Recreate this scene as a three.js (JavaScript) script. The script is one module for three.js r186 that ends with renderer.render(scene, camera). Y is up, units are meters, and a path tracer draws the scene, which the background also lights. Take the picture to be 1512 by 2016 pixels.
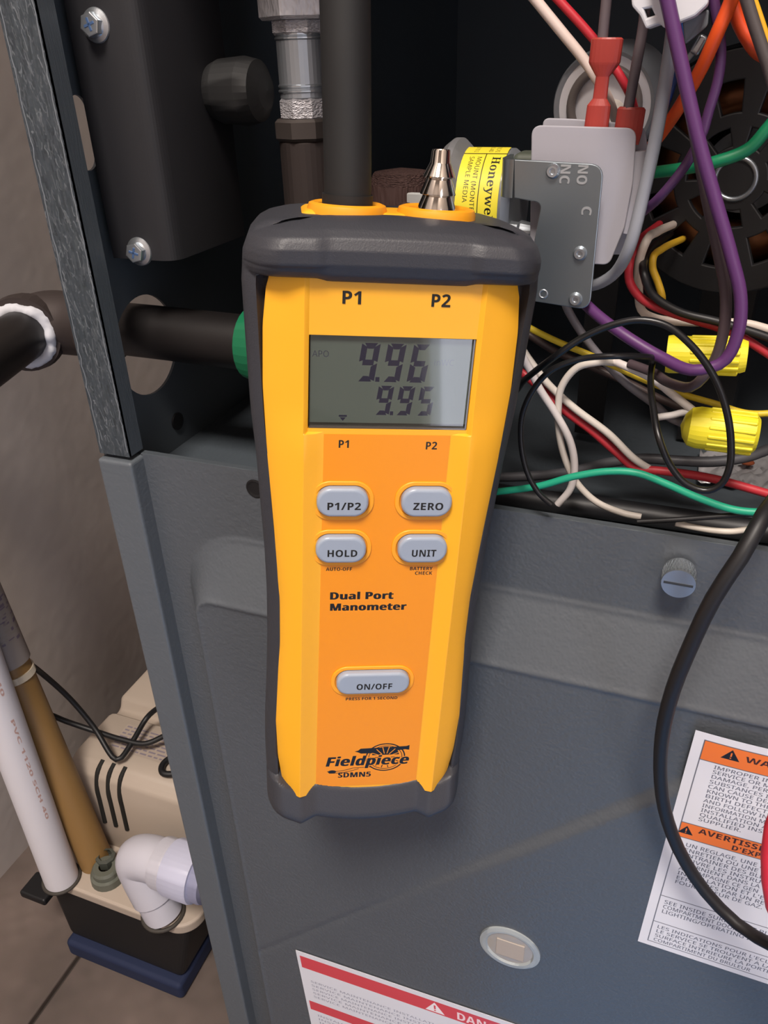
import * as THREE from 'three';
import { RoundedBoxGeometry } from 'three/addons/geometries/RoundedBoxGeometry.js';
import { mergeGeometries, mergeVertices, toCreasedNormals } from 'three/addons/utils/BufferGeometryUtils.js';
import { FontLoader } from 'three/addons/loaders/FontLoader.js';
import { TextGeometry } from 'three/addons/geometries/TextGeometry.js';
import { RectAreaLightUniformsLib } from 'three/addons/lights/RectAreaLightUniformsLib.js';

// ------------------------------------------------------------------ camera, light, exposure
const W = 1512, H = 2016, F = 1540;
const scene = new THREE.Scene();
scene.background = new THREE.Color(0x000000);
const camera = new THREE.PerspectiveCamera(2 * Math.atan(H / 2 / F) * 180 / Math.PI, W / H, 0.01, 20);
camera.rotation.order = 'YXZ';
camera.rotation.set(-30 * Math.PI / 180, 21.5 * Math.PI / 180, -1.75 * Math.PI / 180);
camera.position.set(0, 0.68, 0.22);
camera.updateMatrixWorld(true);
scene.add(camera);
const renderer = new THREE.WebGLRenderer({ antialias: true });
renderer.toneMapping = THREE.LinearToneMapping;
renderer.toneMappingExposure = 0.93;
renderer.shadowMap.enabled = true;
RectAreaLightUniformsLib.init();

const LAMP = { pos: [0.08, 2.24, 1.0], size: 0.5, color: 0xfff4ea, power: 76 };
const DAY = { z0: 0.74, z1: 1.155, y0: 0.1, y1: 1.05, color: 0xdfe8ff, power: 1.6 };
const FLOOR = 0.055;

// ------------------------------------------------------------------ helpers
let seed = 1234567;
const rnd = () => { seed = (seed * 1664525 + 1013904223) >>> 0; return seed / 4294967296; };
const V = (x, y, z) => new THREE.Vector3(x, y, z);
// a picture point of the photograph at a chosen depth plane -> place in the room
function ray(px, py) { return V((px - W / 2) / F, -(py - H / 2) / F, -1).applyQuaternion(camera.quaternion); }
function at(px, py, z) { const d = ray(px, py); return camera.position.clone().addScaledVector(d, (z - camera.position.z) / d.z); }
function onY(px, py, y) { const d = ray(px, py); return camera.position.clone().addScaledVector(d, (y - camera.position.y) / d.y); }
const viewDepth = p => -(p.clone().sub(camera.position).applyQuaternion(camera.quaternion.clone().invert()).z);
const lin = (t, tab) => {
  if (t <= tab[0][0]) return tab[0][1];
  for (let i = 1; i < tab.length; i++) if (t <= tab[i][0]) { const [a, b] = tab[i - 1], [c, d] = tab[i]; return b + (d - b) * (t - a) / (c - a); }
  return tab[tab.length - 1][1];
};
const sm = (a, b, t) => { t = Math.min(1, Math.max(0, (t - a) / (b - a))); return t * t * (3 - 2 * t); };

const used = {};
function numbered(n) { used[n] = (used[n] || 0) + 1; return used[n] === 1 ? n : n + '_' + String(used[n] - 1).padStart(3, '0'); }
function mesh(name, geo, mat, parent) {
  const m = new THREE.Mesh(geo, mat); m.castShadow = m.receiveShadow = true;
  m.name = parent && parent !== scene ? name : numbered(name);
  (parent || scene).add(m); return m;
}
function tag(o, label, category, group) { o.userData.label = label; o.userData.category = category; if (group) o.userData.group = group; return o; }
function thing(name, label, category, pos = [0, 0, 0], group) {
  const g = new THREE.Group(); g.name = numbered(name); g.position.set(...pos); scene.add(g); return tag(g, label, category, group);
}
function structure(name, geo, mat, parent) { const m = mesh(name, geo, mat, parent); if (!parent) m.userData.kind = 'structure'; return m; }
const std = (color, roughness = 0.6, metalness = 0, o = {}) => new THREE.MeshStandardMaterial({ color, roughness, metalness, ...o });
const box = (x0, x1, y0, y1, z0, z1, r = 0) => {
  const w = x1 - x0, h = y1 - y0, d = z1 - z0;
  const g = r > 0 ? new RoundedBoxGeometry(w, h, d, 2, Math.min(r, w / 2.01, h / 2.01, d / 2.01)) : new THREE.BoxGeometry(w, h, d);
  return g.translate((x0 + x1) / 2, (y0 + y1) / 2, (z0 + z1) / 2);
};
function tubeGeo(pts, r, seg = 8, n = 0) {
  const c = new THREE.CatmullRomCurve3(pts, false, 'centripetal');
  return new THREE.TubeGeometry(c, n || Math.max(12, pts.length * 10), r, seg, false);
}
function capTube(pts, r, seg = 10, n = 0) {           // tube with flat closed ends
  const c = new THREE.CatmullRomCurve3(pts, false, 'centripetal');
  const t = new THREE.TubeGeometry(c, n || Math.max(12, pts.length * 10), r, seg, false);
  const parts = [t];
  for (const [u, s] of [[0, -1], [1, 1]]) {
    const d = new THREE.CircleGeometry(r, seg), dir = c.getTangentAt(u).multiplyScalar(s);
    d.applyQuaternion(new THREE.Quaternion().setFromUnitVectors(V(0, 0, 1), dir)); const p = c.getPointAt(u); d.translate(p.x, p.y, p.z); parts.push(d);
  }
  return mergeGeometries(parts);
}
const lathe = (prof, seg = 32) => toCreasedNormals(new THREE.LatheGeometry(prof.map(p => new THREE.Vector2(p[0], p[1])), seg), 0.6);
function roundedShape(w, h, r) {
  const s = new THREE.Shape(), x = -w / 2, y = -h / 2;
  s.moveTo(x + r, y); s.lineTo(x + w - r, y); s.absarc(x + w - r, y + r, r, -Math.PI / 2, 0); s.lineTo(x + w, y + h - r); s.absarc(x + w - r, y + h - r, r, 0, Math.PI / 2);
  s.lineTo(x + r, y + h); s.absarc(x + r, y + h - r, r, Math.PI / 2, Math.PI); s.lineTo(x, y + r); s.absarc(x + r, y + r, r, Math.PI, Math.PI * 1.5); return s;
}
function polyShape(pts, r = 0) {                     // polygon with rounded corners
  const s = new THREE.Shape(), n = pts.length;
  pts.forEach((p, i) => {
    const a = pts[(i + n - 1) % n], b = pts[(i + 1) % n], rr = p[2] ?? r;
    const v = (q) => { const d = Math.hypot(q[0] - p[0], q[1] - p[1]), k = Math.min(rr, d * 0.49) / d; return [p[0] + (q[0] - p[0]) * k, p[1] + (q[1] - p[1]) * k]; };
    const p0 = v(a), p1 = v(b);
    if (i === 0) s.moveTo(...p0); else s.lineTo(...p0);
    if (rr > 0) s.quadraticCurveTo(p[0], p[1], ...p1);
  });
  s.closePath(); return s;
}
const extrude = (shape, depth, bevel = 0, seg = 2, curve = 10) => new THREE.ExtrudeGeometry(shape, { depth, bevelEnabled: bevel > 0, bevelThickness: bevel, bevelSize: bevel, bevelOffset: -bevel, bevelSegments: seg, curveSegments: curve });

// value noise that tiles with period p
function noise2(period, s0) {
  const g = []; let s = s0 >>> 0; for (let i = 0; i < period * period; i++) { s = (s * 1664525 + 1013904223) >>> 0; g.push(s / 4294967296); }
  return (x, y) => {
    const xi = Math.floor(x), yi = Math.floor(y), fx = x - xi, fy = y - yi, u = fx * fx * (3 - 2 * fx), v = fy * fy * (3 - 2 * fy);
    const q = (a, b) => g[((b % period + period) % period) * period + ((a % period + period) % period)];
    return (q(xi, yi) * (1 - u) + q(xi + 1, yi) * u) * (1 - v) + (q(xi, yi + 1) * (1 - u) + q(xi + 1, yi + 1) * u) * v;
  };
}
function dataTex(n, fn, srgb, rep) {
  const d = new Uint8Array(n * n * 4);
  for (let y = 0; y < n; y++) for (let x = 0; x < n; x++) { const c = fn(x / n, y / n), i = (y * n + x) * 4; d[i] = c[0]; d[i + 1] = c[1]; d[i + 2] = c[2]; d[i + 3] = 255; }
  const t = new THREE.DataTexture(d, n, n); t.wrapS = t.wrapT = THREE.RepeatWrapping; t.magFilter = THREE.LinearFilter; t.minFilter = THREE.LinearMipmapLinearFilter; t.generateMipmaps = true;
  if (srgb) t.colorSpace = THREE.SRGBColorSpace; if (rep) t.repeat.set(rep, rep); t.needsUpdate = true; return t;
}
function canvasTex(w, h, draw, srgb = true) {
  const c = document.createElement('canvas'); c.width = w; c.height = h; const x = c.getContext('2d'); draw(x, w, h);
  const t = new THREE.CanvasTexture(c); if (srgb) t.colorSpace = THREE.SRGBColorSpace; t.anisotropy = 4; return t;
}
function fitText(x, str, x0, x1, base, h, font = 'bold', family = 'sans-serif', italic = '') {
  x.save(); x.font = `${italic} ${font} 100px ${family}`; x.textAlign = 'left'; x.textBaseline = 'alphabetic';
  const w = x.measureText(str).width; x.translate(x0, base); x.scale((x1 - x0) / w, h / 72); x.fillText(str, 0, 0); x.restore();
}
const n8 = noise2(8, 11), n16 = noise2(16, 22), n32 = noise2(32, 33), n64 = noise2(64, 44), n128 = noise2(128, 55);
const g3 = v => { const k = Math.max(0, Math.min(255, v * 255)); return [k, k, k]; };
const paintBump = dataTex(512, (u, v) => {            // wrinkled, orange-peel enamel
  const w = n8(u * 8, v * 8) * 1.6;
  const ridge = 1 - Math.abs(2 * n32(u * 32 + w * 3, v * 32 + w * 2) - 1);
  return g3(0.35 * ridge * (0.3 + 0.7 * n8(u * 8 + 3, v * 8 + 5)) + 0.35 * n64(u * 64, v * 64) + 0.3 * n128(u * 128, v * 128));
});
const grainBump = dataTex(256, (u, v) => g3(0.5 * n64(u * 64, v * 64) + 0.5 * n128(u * 128, v * 128)));
const mottle = (r, g, b, amp, s) => dataTex(256, (u, v) => {
  const k = 1 + amp * (0.5 * n8(u * 8 + s, v * 8) + 0.3 * n16(u * 16, v * 16 + s) + 0.2 * n64(u * 64, v * 64) - 0.5); return [Math.min(255, r * k), Math.min(255, g * k), Math.min(255, b * k)];
}, true);
function metreUV(geo, s) {                           // box-mapped uv in metres / s
  const g = geo.index ? geo.toNonIndexed() : geo; g.computeVertexNormals();
  const p = g.attributes.position, n = g.attributes.normal, uv = new Float32Array(p.count * 2);
  for (let i = 0; i < p.count; i++) {
    const ax = Math.abs(n.getX(i)), ay = Math.abs(n.getY(i)), az = Math.abs(n.getZ(i));
    const [a, b] = az >= ax && az >= ay ? [p.getX(i), p.getY(i)] : ax >= ay ? [p.getZ(i), p.getY(i)] : [p.getX(i), p.getZ(i)];
    uv[2 * i] = a / s; uv[2 * i + 1] = b / s;
  }
  g.setAttribute('uv', new THREE.BufferAttribute(uv, 2)); return g;
}
const font = await new FontLoader().loadAsync('fonts/droid/droid_sans_bold.typeface.json');
function textGeo(str, x0, x1, y0, h, depth = 0.05) {  // lettering fitted to a width and cap height
  const g = new TextGeometry(str, { font, size: 1, depth: depth, curveSegments: 4, bevelEnabled: false }); g.computeBoundingBox(); const b = g.boundingBox;
  g.translate(-b.min.x, -b.min.y, 0); g.scale((x1 - x0) / (b.max.x - b.min.x), h / (b.max.y - b.min.y), 1); g.translate(x0, y0, 0); return g;
}

// ------------------------------------------------------------------ materials
const M = {
  door: std(0x52575d, 0.4, 0, { bumpMap: paintBump, bumpScale: 0.0002 }),
  strip: std(0x5a6066, 0.45, 0, { bumpMap: grainBump, bumpScale: 0.0001 }),
  cabinet: std(0x474e54, 0.5, 0, { bumpMap: grainBump, bumpScale: 0.0001 }),
  black: std(0x111113, 0.5), blackMetal: std(0x1b1b1f, 0.62), rubber: std(0x141415, 0.65),
  zinc: std(0xc3c9cf, 0.3, 0.9), zincRough: std(0xa9aeb4, 0.45, 0.75), steel: std(0x9aa0a6, 0.35, 0.9), chrome: std(0xd9d2c8, 0.12, 1),
  iron: std(0x3a3230, 0.6, 0.4), ironPipe: std(0x1d1a1a, 0.45, 0.3),
  yellowCase: std(0xf2ae26, 0.42), orangeRim: std(0xf0a020, 0.42),
  boot: std(0x34353b, 0.5, 0, { bumpMap: grainBump, bumpScale: 0.00004 }),
  key: std(0x95a0b0, 0.35), print: std(0x14120f, 0.7),
  copper: std(0x8a5a3c, 0.4, 0.7),
};

// ------------------------------------------------------------------ the room
const floorX = onY(59, 2016, FLOOR).x;                  // joint between the floor slabs runs along z
const concrete = std(0xffffff, 0.85, 0, { map: mottle(96, 84, 78, 0.5, 3), bumpMap: grainBump, bumpScale: 0.0006 });
{
  const fl = structure('floor', metreUV(box(-0.66, 0.87, -0.07, FLOOR - 0.006, -1.1, 2.4), 0.5), std(0x3a332f, 0.95));
  for (const [x0, x1] of [[-0.6, floorX - 0.002], [floorX + 0.002, floorX + 0.6], [floorX + 0.604, 0.76]])
    for (const [z0, z1] of [[-1.0, -0.32], [-0.316, 0.9], [0.904, 2.3]]) mesh('floor_slab', metreUV(box(x0, x1, FLOOR - 0.03, FLOOR, z0, z1, 0.0015), 0.6), concrete, fl);
}
const plaster = std(0xffffff, 0.9, 0, { map: mottle(172, 163, 158, 0.14, 7), bumpMap: grainBump, bumpScale: 0.0004 });
structure('wall_left', metreUV(box(-0.66, -0.493, -0.03, 2.4, -1.1, 2.4), 0.7), plaster);
structure('wall_back', metreUV(box(-0.66, 0.87, -0.03, 2.4, -1.12, -1.0), 0.7), plaster);
structure('wall_front', metreUV(box(-0.66, 0.87, -0.03, 2.4, 2.3, 2.42), 0.7), plaster);
structure('ceiling', metreUV(box(-0.66, 0.87, 2.3, 2.42, -1.1, 2.4), 0.7), plaster);
{
  const y1 = DAY.y1 + 0.03, z0 = DAY.z0 - 0.03, z1 = DAY.z1 + 0.03, x0 = 0.75, x1 = 0.87;
  structure('wall_right', metreUV(mergeGeometries([box(x0, x1, -0.03, 2.4, -1.1, z0), box(x0, x1, -0.03, 2.4, z1, 2.4), box(x0, x1, y1, 2.4, z0, z1)]), 0.7), plaster);
  const fr = structure('door_1', mergeGeometries([box(0.755, 0.81, FLOOR, y1, z0, DAY.z0), box(0.755, 0.81, FLOOR, y1, DAY.z1, z1), box(0.755, 0.81, DAY.y1, y1, DAY.z0, DAY.z1), box(0.755, 0.81, FLOOR, DAY.y0, DAY.z0, DAY.z1)]), std(0xe4e4e2, 0.5));
  mesh('pane', box(0.785, 0.79, DAY.y0, DAY.y1, DAY.z0, DAY.z1), new THREE.MeshStandardMaterial({ color: 0xffffff, roughness: 0.3, emissive: DAY.color, emissiveIntensity: 1.0 }), fr);
  const day = new THREE.RectAreaLight(DAY.color, DAY.power, DAY.z1 - DAY.z0, DAY.y1 - DAY.y0);
  day.position.set(0.78, (DAY.y0 + DAY.y1) / 2, (DAY.z0 + DAY.z1) / 2); day.lookAt(0, (DAY.y0 + DAY.y1) / 2, (DAY.z0 + DAY.z1) / 2); day.name = 'daylight'; scene.add(day);
}
{
  const t = thing('ceiling_light', 'square white panel lamp on the ceiling', 'lamp', [LAMP.pos[0], 2.3, LAMP.pos[2]]);
  const s = LAMP.size / 2;
  mesh('housing', box(-s - 0.02, s + 0.02, -0.045, 0, -s - 0.02, s + 0.02, 0.006), std(0xeeeeee, 0.5), t);
  mesh('diffuser', box(-s, s, -0.052, -0.044, -s, s), new THREE.MeshStandardMaterial({ color: 0xffffff, emissive: LAMP.color, emissiveIntensity: 4 }), t);
  const l = new THREE.RectAreaLight(LAMP.color, LAMP.power, LAMP.size, LAMP.size); l.position.set(LAMP.pos[0], LAMP.pos[1], LAMP.pos[2]); l.lookAt(LAMP.pos[0], 0, LAMP.pos[2]); scene.add(l);
}

// ------------------------------------------------------------------ the furnace cabinet
const XO = -0.2078, XI = -0.1936, TOP = 0.86, XR = 0.34, SHELF = 0.529;
const cab = thing('furnace_cabinet', 'grey painted furnace cabinet with open burner compartment', 'furnace');
{
  // left side sheet with slotted hole and pipe hole (drawn in z, y)
  const s = new THREE.Shape(); s.moveTo(-0.5, 0.07); s.lineTo(-0.004, 0.07); s.lineTo(-0.004, TOP); s.lineTo(-0.5, TOP); s.closePath();
  const hole = new THREE.Path(); hole.absarc(-0.0415, 0.5795, 0.0206, 0, Math.PI * 2, true); s.holes.push(hole);
  const sl = new THREE.Path(); sl.moveTo(-0.0325, 0.6535); sl.lineTo(-0.0325, 0.6675); sl.absarc(-0.0275, 0.6675, 0.005, Math.PI, 0, true); sl.lineTo(-0.0225, 0.6535); sl.absarc(-0.0275, 0.6535, 0.005, 0, Math.PI, true); s.holes.push(sl);
  const g = extrude(s, 0.0012, 0, 1, 24); g.rotateY(-Math.PI / 2); g.translate(XO + 0.0012, 0, 0);
  mesh('side_panel', g, M.cabinet, cab);
  mesh('side_panel', box(XR, XR + 0.0015, 0.07, TOP, -0.5, 0), M.cabinet, cab);
  mesh('back_panel', box(XO, XR, 0.07, TOP, -0.502, -0.5), M.cabinet, cab);
  mesh('top_panel', box(XO, XR, TOP, TOP + 0.002, -0.5, 0), M.cabinet, cab);
  mesh('base', box(XO, XR, FLOOR, 0.075, -0.5, -0.02), M.black, cab);
  mesh('shading_header', box(XI, XR, 0.78, TOP, -0.006, -0.002), M.cabinet, cab);  // added out of view; its lower edge is set to shade the compartment
  mesh('shelf', metreUV(box(XO + 0.0012, XR, SHELF - 0.002, SHELF, -0.5, -0.012), 0.1), M.cabinet, cab);
  // peeling front flange
  const peel = canvasTex(128, 1536, (x, w, h) => {
    x.fillStyle = '#383f45'; x.fillRect(0, 0, w, h);
    for (let i = 0; i < 3000; i++) { const k = 36 + rnd() * 40; x.fillStyle = `rgba(${k},${k + 6},${k + 11},0.5)`; x.fillRect(rnd() * w, rnd() * h, 2 + rnd() * 9, 3 + rnd() * 22); }
    for (let i = 0; i < 1500; i++) { const k = 78 + rnd() * 62; x.strokeStyle = `rgba(${k},${k + 4},${k + 8},${0.25 + rnd() * 0.4})`; x.lineWidth = 1 + rnd() * 2.2; let a = rnd() * w, b = rnd() * h; x.beginPath(); x.moveTo(a, b); for (let j = 0; j < 2 + rnd() * 2; j++) { a += (rnd() - 0.4) * 9; b += (rnd() - 0.25) * 13; x.lineTo(a, b); } x.stroke(); }
    x.strokeStyle = 'rgba(130,136,142,0.9)'; x.lineWidth = 3; for (const a0 of [10, 122]) { x.beginPath(); let a = a0; x.moveTo(a, 0); for (let b = 0; b < h; b += 14) { a = a0 + (rnd() - 0.5) * 7; x.lineTo(a, b); } x.stroke(); }
  });
  peel.wrapT = THREE.RepeatWrapping;
  const pm = new THREE.MeshStandardMaterial({ map: peel, bumpMap: peel, bumpScale: 0.0006, roughness: 0.55 });
  const fl = mesh('front_flange', box(XO, XI, 0.548, TOP, -0.003, -0.002), M.cabinet, cab);
  const pl = new THREE.PlaneGeometry(XI - XO, TOP - 0.548, 1, 1); pl.translate((XO + XI) / 2, (0.548 + TOP) / 2, -0.0018); mesh('worn_paint', pl, pm, fl).userData.label = 'dark grey paint scratched and peeling in pale streaks';
  mesh('flange_lip', box(XI - 0.001, XI, 0.548, TOP, -0.0105, -0.002), M.cabinet, cab);
  mesh('lower_flange', box(XO, XI, 0.075, 0.542, -0.02, -0.0105), M.cabinet, cab);
  mesh('shade_strip', box(XI, XR, SHELF, SHELF + 0.012, -0.021, -0.0135, 0.002), M.black, cab).userData.label = 'black strip standing in for the shade along the shelf edge';  // shade at the shelf front, put in as a black strip
  const sp = mesh('screw_hole', new THREE.CylinderGeometry(0.004, 0.004, 0.001, 16).rotateZ(Math.PI / 2), M.black, cab); sp.position.set(XO + 0.0016, 0.541, -0.052);
}

// ------------------------------------------------------------------ lower door with pressed panel
const door = thing('blower_door', 'grey lower door of the furnace with raised pressed panel', 'door panel');
const ZA = -0.008, ZB = 0.004;
const creaseA = [-0.1665, 0.2436], creaseB = [0.0253, 0.4544];
const inset = (x, y, left, top, r) => { const qx = left + r - x, qy = y - (top - r); return r - (Math.hypot(Math.max(qx, 0), Math.max(qy, 0)) + Math.min(Math.max(qx, qy), 0)); };
function doorZ(x, y) {
  const dO = inset(x, y, -0.1802, 0.5158, 0.03), dI = -inset(x, y, -0.1706, 0.489, 0.008);
  let t = dO <= 0 ? 0 : dI <= 0 ? 1 : dO / (dO + dI);
  t = Math.max(0, Math.min(1, t));
  let e = t; const q = 0.07; if (t < q) e = t * t / (2 * q) ; else if (t > 1 - q) e = 1 - q - (1 - t) * (1 - t) / (2 * q); else e = t - q / 2;
  e = e / (1 - q);
  let z = ZA + (ZB - ZA) * e + 0.00042 * Math.exp(-(((dO - 0.0012) / 0.0011) ** 2)) * (dO > -0.004 ? 1 : 0) + 0.0005 * Math.exp(-(((dI) / 0.0013) ** 2));
  if (t >= 1) {
    const dx = creaseB[0] - creaseA[0], dy = creaseB[1] - creaseA[1], L = Math.hypot(dx, dy);
    const s = ((x - creaseA[0]) * dy - (y - creaseA[1]) * dx) / L;          // > 0 on the lower right
    const u = ((x - creaseA[0]) * dx + (y - creaseA[1]) * dy) / L;
    z += (-0.0003 + 0.0025 * sm(0.08, 0.22, u)) * sm(-0.0018, 0.0022, s) - 0.0008 * (1 - sm(0.09, 0.16, u)) * Math.exp(-((s / 0.0014) ** 2));
  }
  return z;
}
{
  const xs = [], ys = []; for (let x = XI + 0.0012; x < XR; x += x < 0.08 ? (Math.abs(x + 0.1802) < 0.003 || Math.abs(x + 0.1706) < 0.003 ? 0.0005 : 0.0013) : 0.01) xs.push(x); xs.push(XR); for (let y = 0.08; y < 0.547; y += y < 0.15 ? 0.008 : Math.abs(y - 0.5155) < 0.004 || Math.abs(y - 0.489) < 0.004 ? 0.0004 : 0.0013) ys.push(y); ys.push(0.547);
  const pos = [], uv = [], idx = [];
  for (const y of ys) for (const x of xs) { pos.push(x, y, doorZ(x, y)); uv.push(x / 0.09, y / 0.09); }
  const n = xs.length; for (let j = 0; j + 1 < ys.length; j++) for (let i = 0; i + 1 < n; i++) { const a = j * n + i; idx.push(a, a + 1, a + n, a + 1, a + n + 1, a + n); }
  const g = new THREE.BufferGeometry(); g.setAttribute('position', new THREE.Float32BufferAttribute(pos, 3)); g.setAttribute('uv', new THREE.Float32BufferAttribute(uv, 2)); g.setIndex(idx); g.computeVertexNormals();
  mesh('pressed_panel', g, M.door, door);
  mesh('inner_sheet', box(XI, XR, 0.08, 0.5468, -0.0115, -0.0105), M.cabinet, door);
  mesh('top_fold', box(XI, XR, 0.5455, 0.547, -0.0115, -0.0082, 0.0005), M.cabinet, door);
  mesh('edge_strip', metreUV(box(XO - 0.0006, XI + 0.0013, 0.08, 0.5462, -0.0098, 0, 0.0013), 0.09), M.strip, door).userData.label = 'smooth lighter grey strip along the door edge';
  // thumb screw
  const p = at(1338, 1120, ZA), ts = mesh('thumb_screw', toCreasedNormals(new THREE.CylinderGeometry(0.0051, 0.0051, 0.0075, 40), 0.5).rotateX(Math.PI / 2), M.zinc, door); ts.position.set(p.x, p.y, ZA + 0.0052); ts.userData.label = 'knurled zinc thumb screw with a slot';
  const kn = []; for (let i = 0; i < 30; i++) for (const tw of [-1, 1]) { const pts = []; for (let j = 0; j <= 3; j++) { const a = (i / 30 + tw * j * 0.018) * Math.PI * 2; pts.push(V(Math.cos(a) * 0.0051, Math.sin(a) * 0.0051, -0.0030 + j * 0.0019)); } kn.push(tubeGeo(pts, 0.00022, 3, 3)); }
  mesh('knurling', mergeGeometries(kn), M.zinc, ts).userData.kind = 'stuff';
  mesh('screw_slot', box(-0.0044, 0.0044, -0.0004, 0.0004, 0.0036, 0.0039), std(0x30343a, 0.6), ts);
  const col = mesh('collar', new THREE.CylinderGeometry(0.0034, 0.0034, 0.003, 24).rotateX(Math.PI / 2), M.steel, ts); col.position.z = -0.0045;
  // fastener hole beside the meter
  const h = at(503, 962, ZA), fh = mesh('fastener_hole', lathe([[0, 0], [0.0026, 0], [0.0034, 0.0004], [0.004, 0]], 24).rotateX(Math.PI / 2), M.black, door); fh.position.set(h.x, h.y, ZA + 0.0002);
}
{ // sight plug
  const c = at(1005, 1860, ZB), t = thing('sight_glass_plug', 'round clear plug set into the grey door below the meter', 'plug', [c.x, c.y, ZB + 0.0014]);
  mesh('ring', lathe([[0.0105, 0.0002], [0.0112, 0.0011], [0.0126, 0.0013], [0.0140, 0.0006], [0.0142, -0.001]], 48).rotateX(Math.PI / 2), std(0x9aa1a4, 0.3), t);
  mesh('lens', lathe([[0, 0.0009], [0.007, 0.0007], [0.0106, 0.0002]], 48).rotateX(Math.PI / 2), new THREE.MeshPhysicalMaterial({ color: 0xa09a92, roughness: 0.35, clearcoat: 0.6, clearcoatRoughness: 0.15 }), t);
  mesh('insert', box(-0.0062, 0.0068, -0.0062, 0.0055, 0.0004, 0.0011, 0.0003), std(0xaaa096, 0.6), t);
}

// ------------------------------------------------------------------ labels on the door
function tri(x, cx, cy, s, fill, mark) { x.fillStyle = fill; x.beginPath(); x.moveTo(cx, cy - s); x.lineTo(cx + s * 1.1, cy + s * 0.8); x.lineTo(cx - s * 1.1, cy + s * 0.8); x.closePath(); x.fill(); x.fillStyle = mark; x.fillRect(cx - s * 0.1, cy - s * 0.45, s * 0.2, s * 0.7); x.fillRect(cx - s * 0.1, cy + s * 0.4, s * 0.2, s * 0.2); }
{
  const S = 9000, ch = 1099, cwid = 860, w = cwid / S, h = ch / S, ox = 5, oy = 14;
  const tex = canvasTex(cwid, ch, (x, cw) => {
    x.fillStyle = '#e2e3ea'; x.fillRect(0, 0, cw, ch); x.translate(ox, oy); x.strokeStyle = '#5a5c66'; x.lineWidth = 3;
    const L = 27, R = cw - 40; x.strokeRect(L, 16, R - L, 1043);
    const band = (y0, y1) => { x.fillStyle = '#ee7a2c'; x.fillRect(L, y0, R - L, y1 - y0); x.strokeRect(L, y0, R - L, y1 - y0); };
    band(16, 100); tri(x, 108, 50, 24, '#1a1512', '#ee7a2c'); x.fillStyle = '#3a1c10';
    fitText(x, 'WARNING: FIRE OR', 148, 560, 62, 24); fitText(x, 'EXPLOSION HAZARD', 250, 560, 92, 20);
    const lines = (arr, y, dy, hh, x0, k) => { x.fillStyle = '#474a58'; arr.forEach((s, i) => fitText(x, s, x0, x0 + s.length * k, y + i * dy, hh, 'normal')); };
    lines(['IMPROPER INSTALLATION,', 'SERVICE OR MAINTENANCE', 'DAMAGE, PERSONAL INJURY', 'SUBSTANCES IN', 'CAN CAUSE DEATH', 'KNOWN TO THE STATE', 'BIRTH DEFECTS, OR', 'AND FOLLOW INSTRUCTIONS', 'INFORMATION MANUAL', 'INSTALLATION AND', 'QUALIFIED INSTALLER', 'SUPPLIER.'], 126, 22.2, 16, 72, 14.6);
    band(395, 467); tri(x, 48, 430, 21, '#1a1512', '#ee7a2c'); x.fillStyle = '#3a1c10'; fitText(x, 'AVERTISSEMENT', 84, 400, 428, 24); fitText(x, "D'EXPLOSION", 190, 400, 460, 22);
    lines(['UN REGLAGE, UNE M', 'ENRETIEN OU UNE IN', 'ENTRAINER DES BLES', 'SUIVRE LES INSTRUC', 'FOURNIENT DANS LA NO', 'ACCOMPAGNE CE GEN', "INSTALLATION ET L'EN", 'EFFECTUES PAR UN RE', 'FOURNISSEUR DE GAZ.'], 506, 24.5, 18, 58, 14.8);
    const rule = y => { x.beginPath(); x.moveTo(L, y); x.lineTo(R, y); x.stroke(); };
    rule(787); lines(['SEE INSIDE SURFACE OF BURNER', 'COMPARTMENT DOOR FOR', 'LIGHTING/OPERATING INSTR'], 826, 27, 19, 44, 14.8); rule(938);
    lines(["LES INDICATIONS POUR L'ECLAIR", 'LE SERVICE SE TROUVENT A LA', 'SURFACE INTERIEURE LA PORTE D', 'COMPARTIMENT DU BRULEUR'], 972, 26, 18, 44, 14.4);
  });
  const g = new THREE.PlaneGeometry(w, h, 24, 24), p = g.attributes.position;
  for (let i = 0; i < p.count; i++) { const u = p.getX(i) / w + 0.5, v = p.getY(i) / h + 0.5; p.setZ(i, 0.0012 * sm(0.8, 1, v) * (0.5 + 0.5 * Math.sin(u * 9)) + 0.0003); }
  g.computeVertexNormals();
  const back = g.clone(); back.translate(0, 0, -0.00015); back.setIndex(Array.from(back.index.array).reverse());
  const t = thing('warning_label', 'white warning label with two orange bands and small text', 'label', [0.0244 + w / 2 + 0.0, 0.4830 - h / 2 - 0.001, ZB + 0.0020]); t.rotation.z = -0.023;
  mesh('printed_face', g, new THREE.MeshStandardMaterial({ map: tex, roughness: 0.5 }), t); mesh('paper_back', back, std(0xd8d8de, 0.7), t);
}
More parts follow.
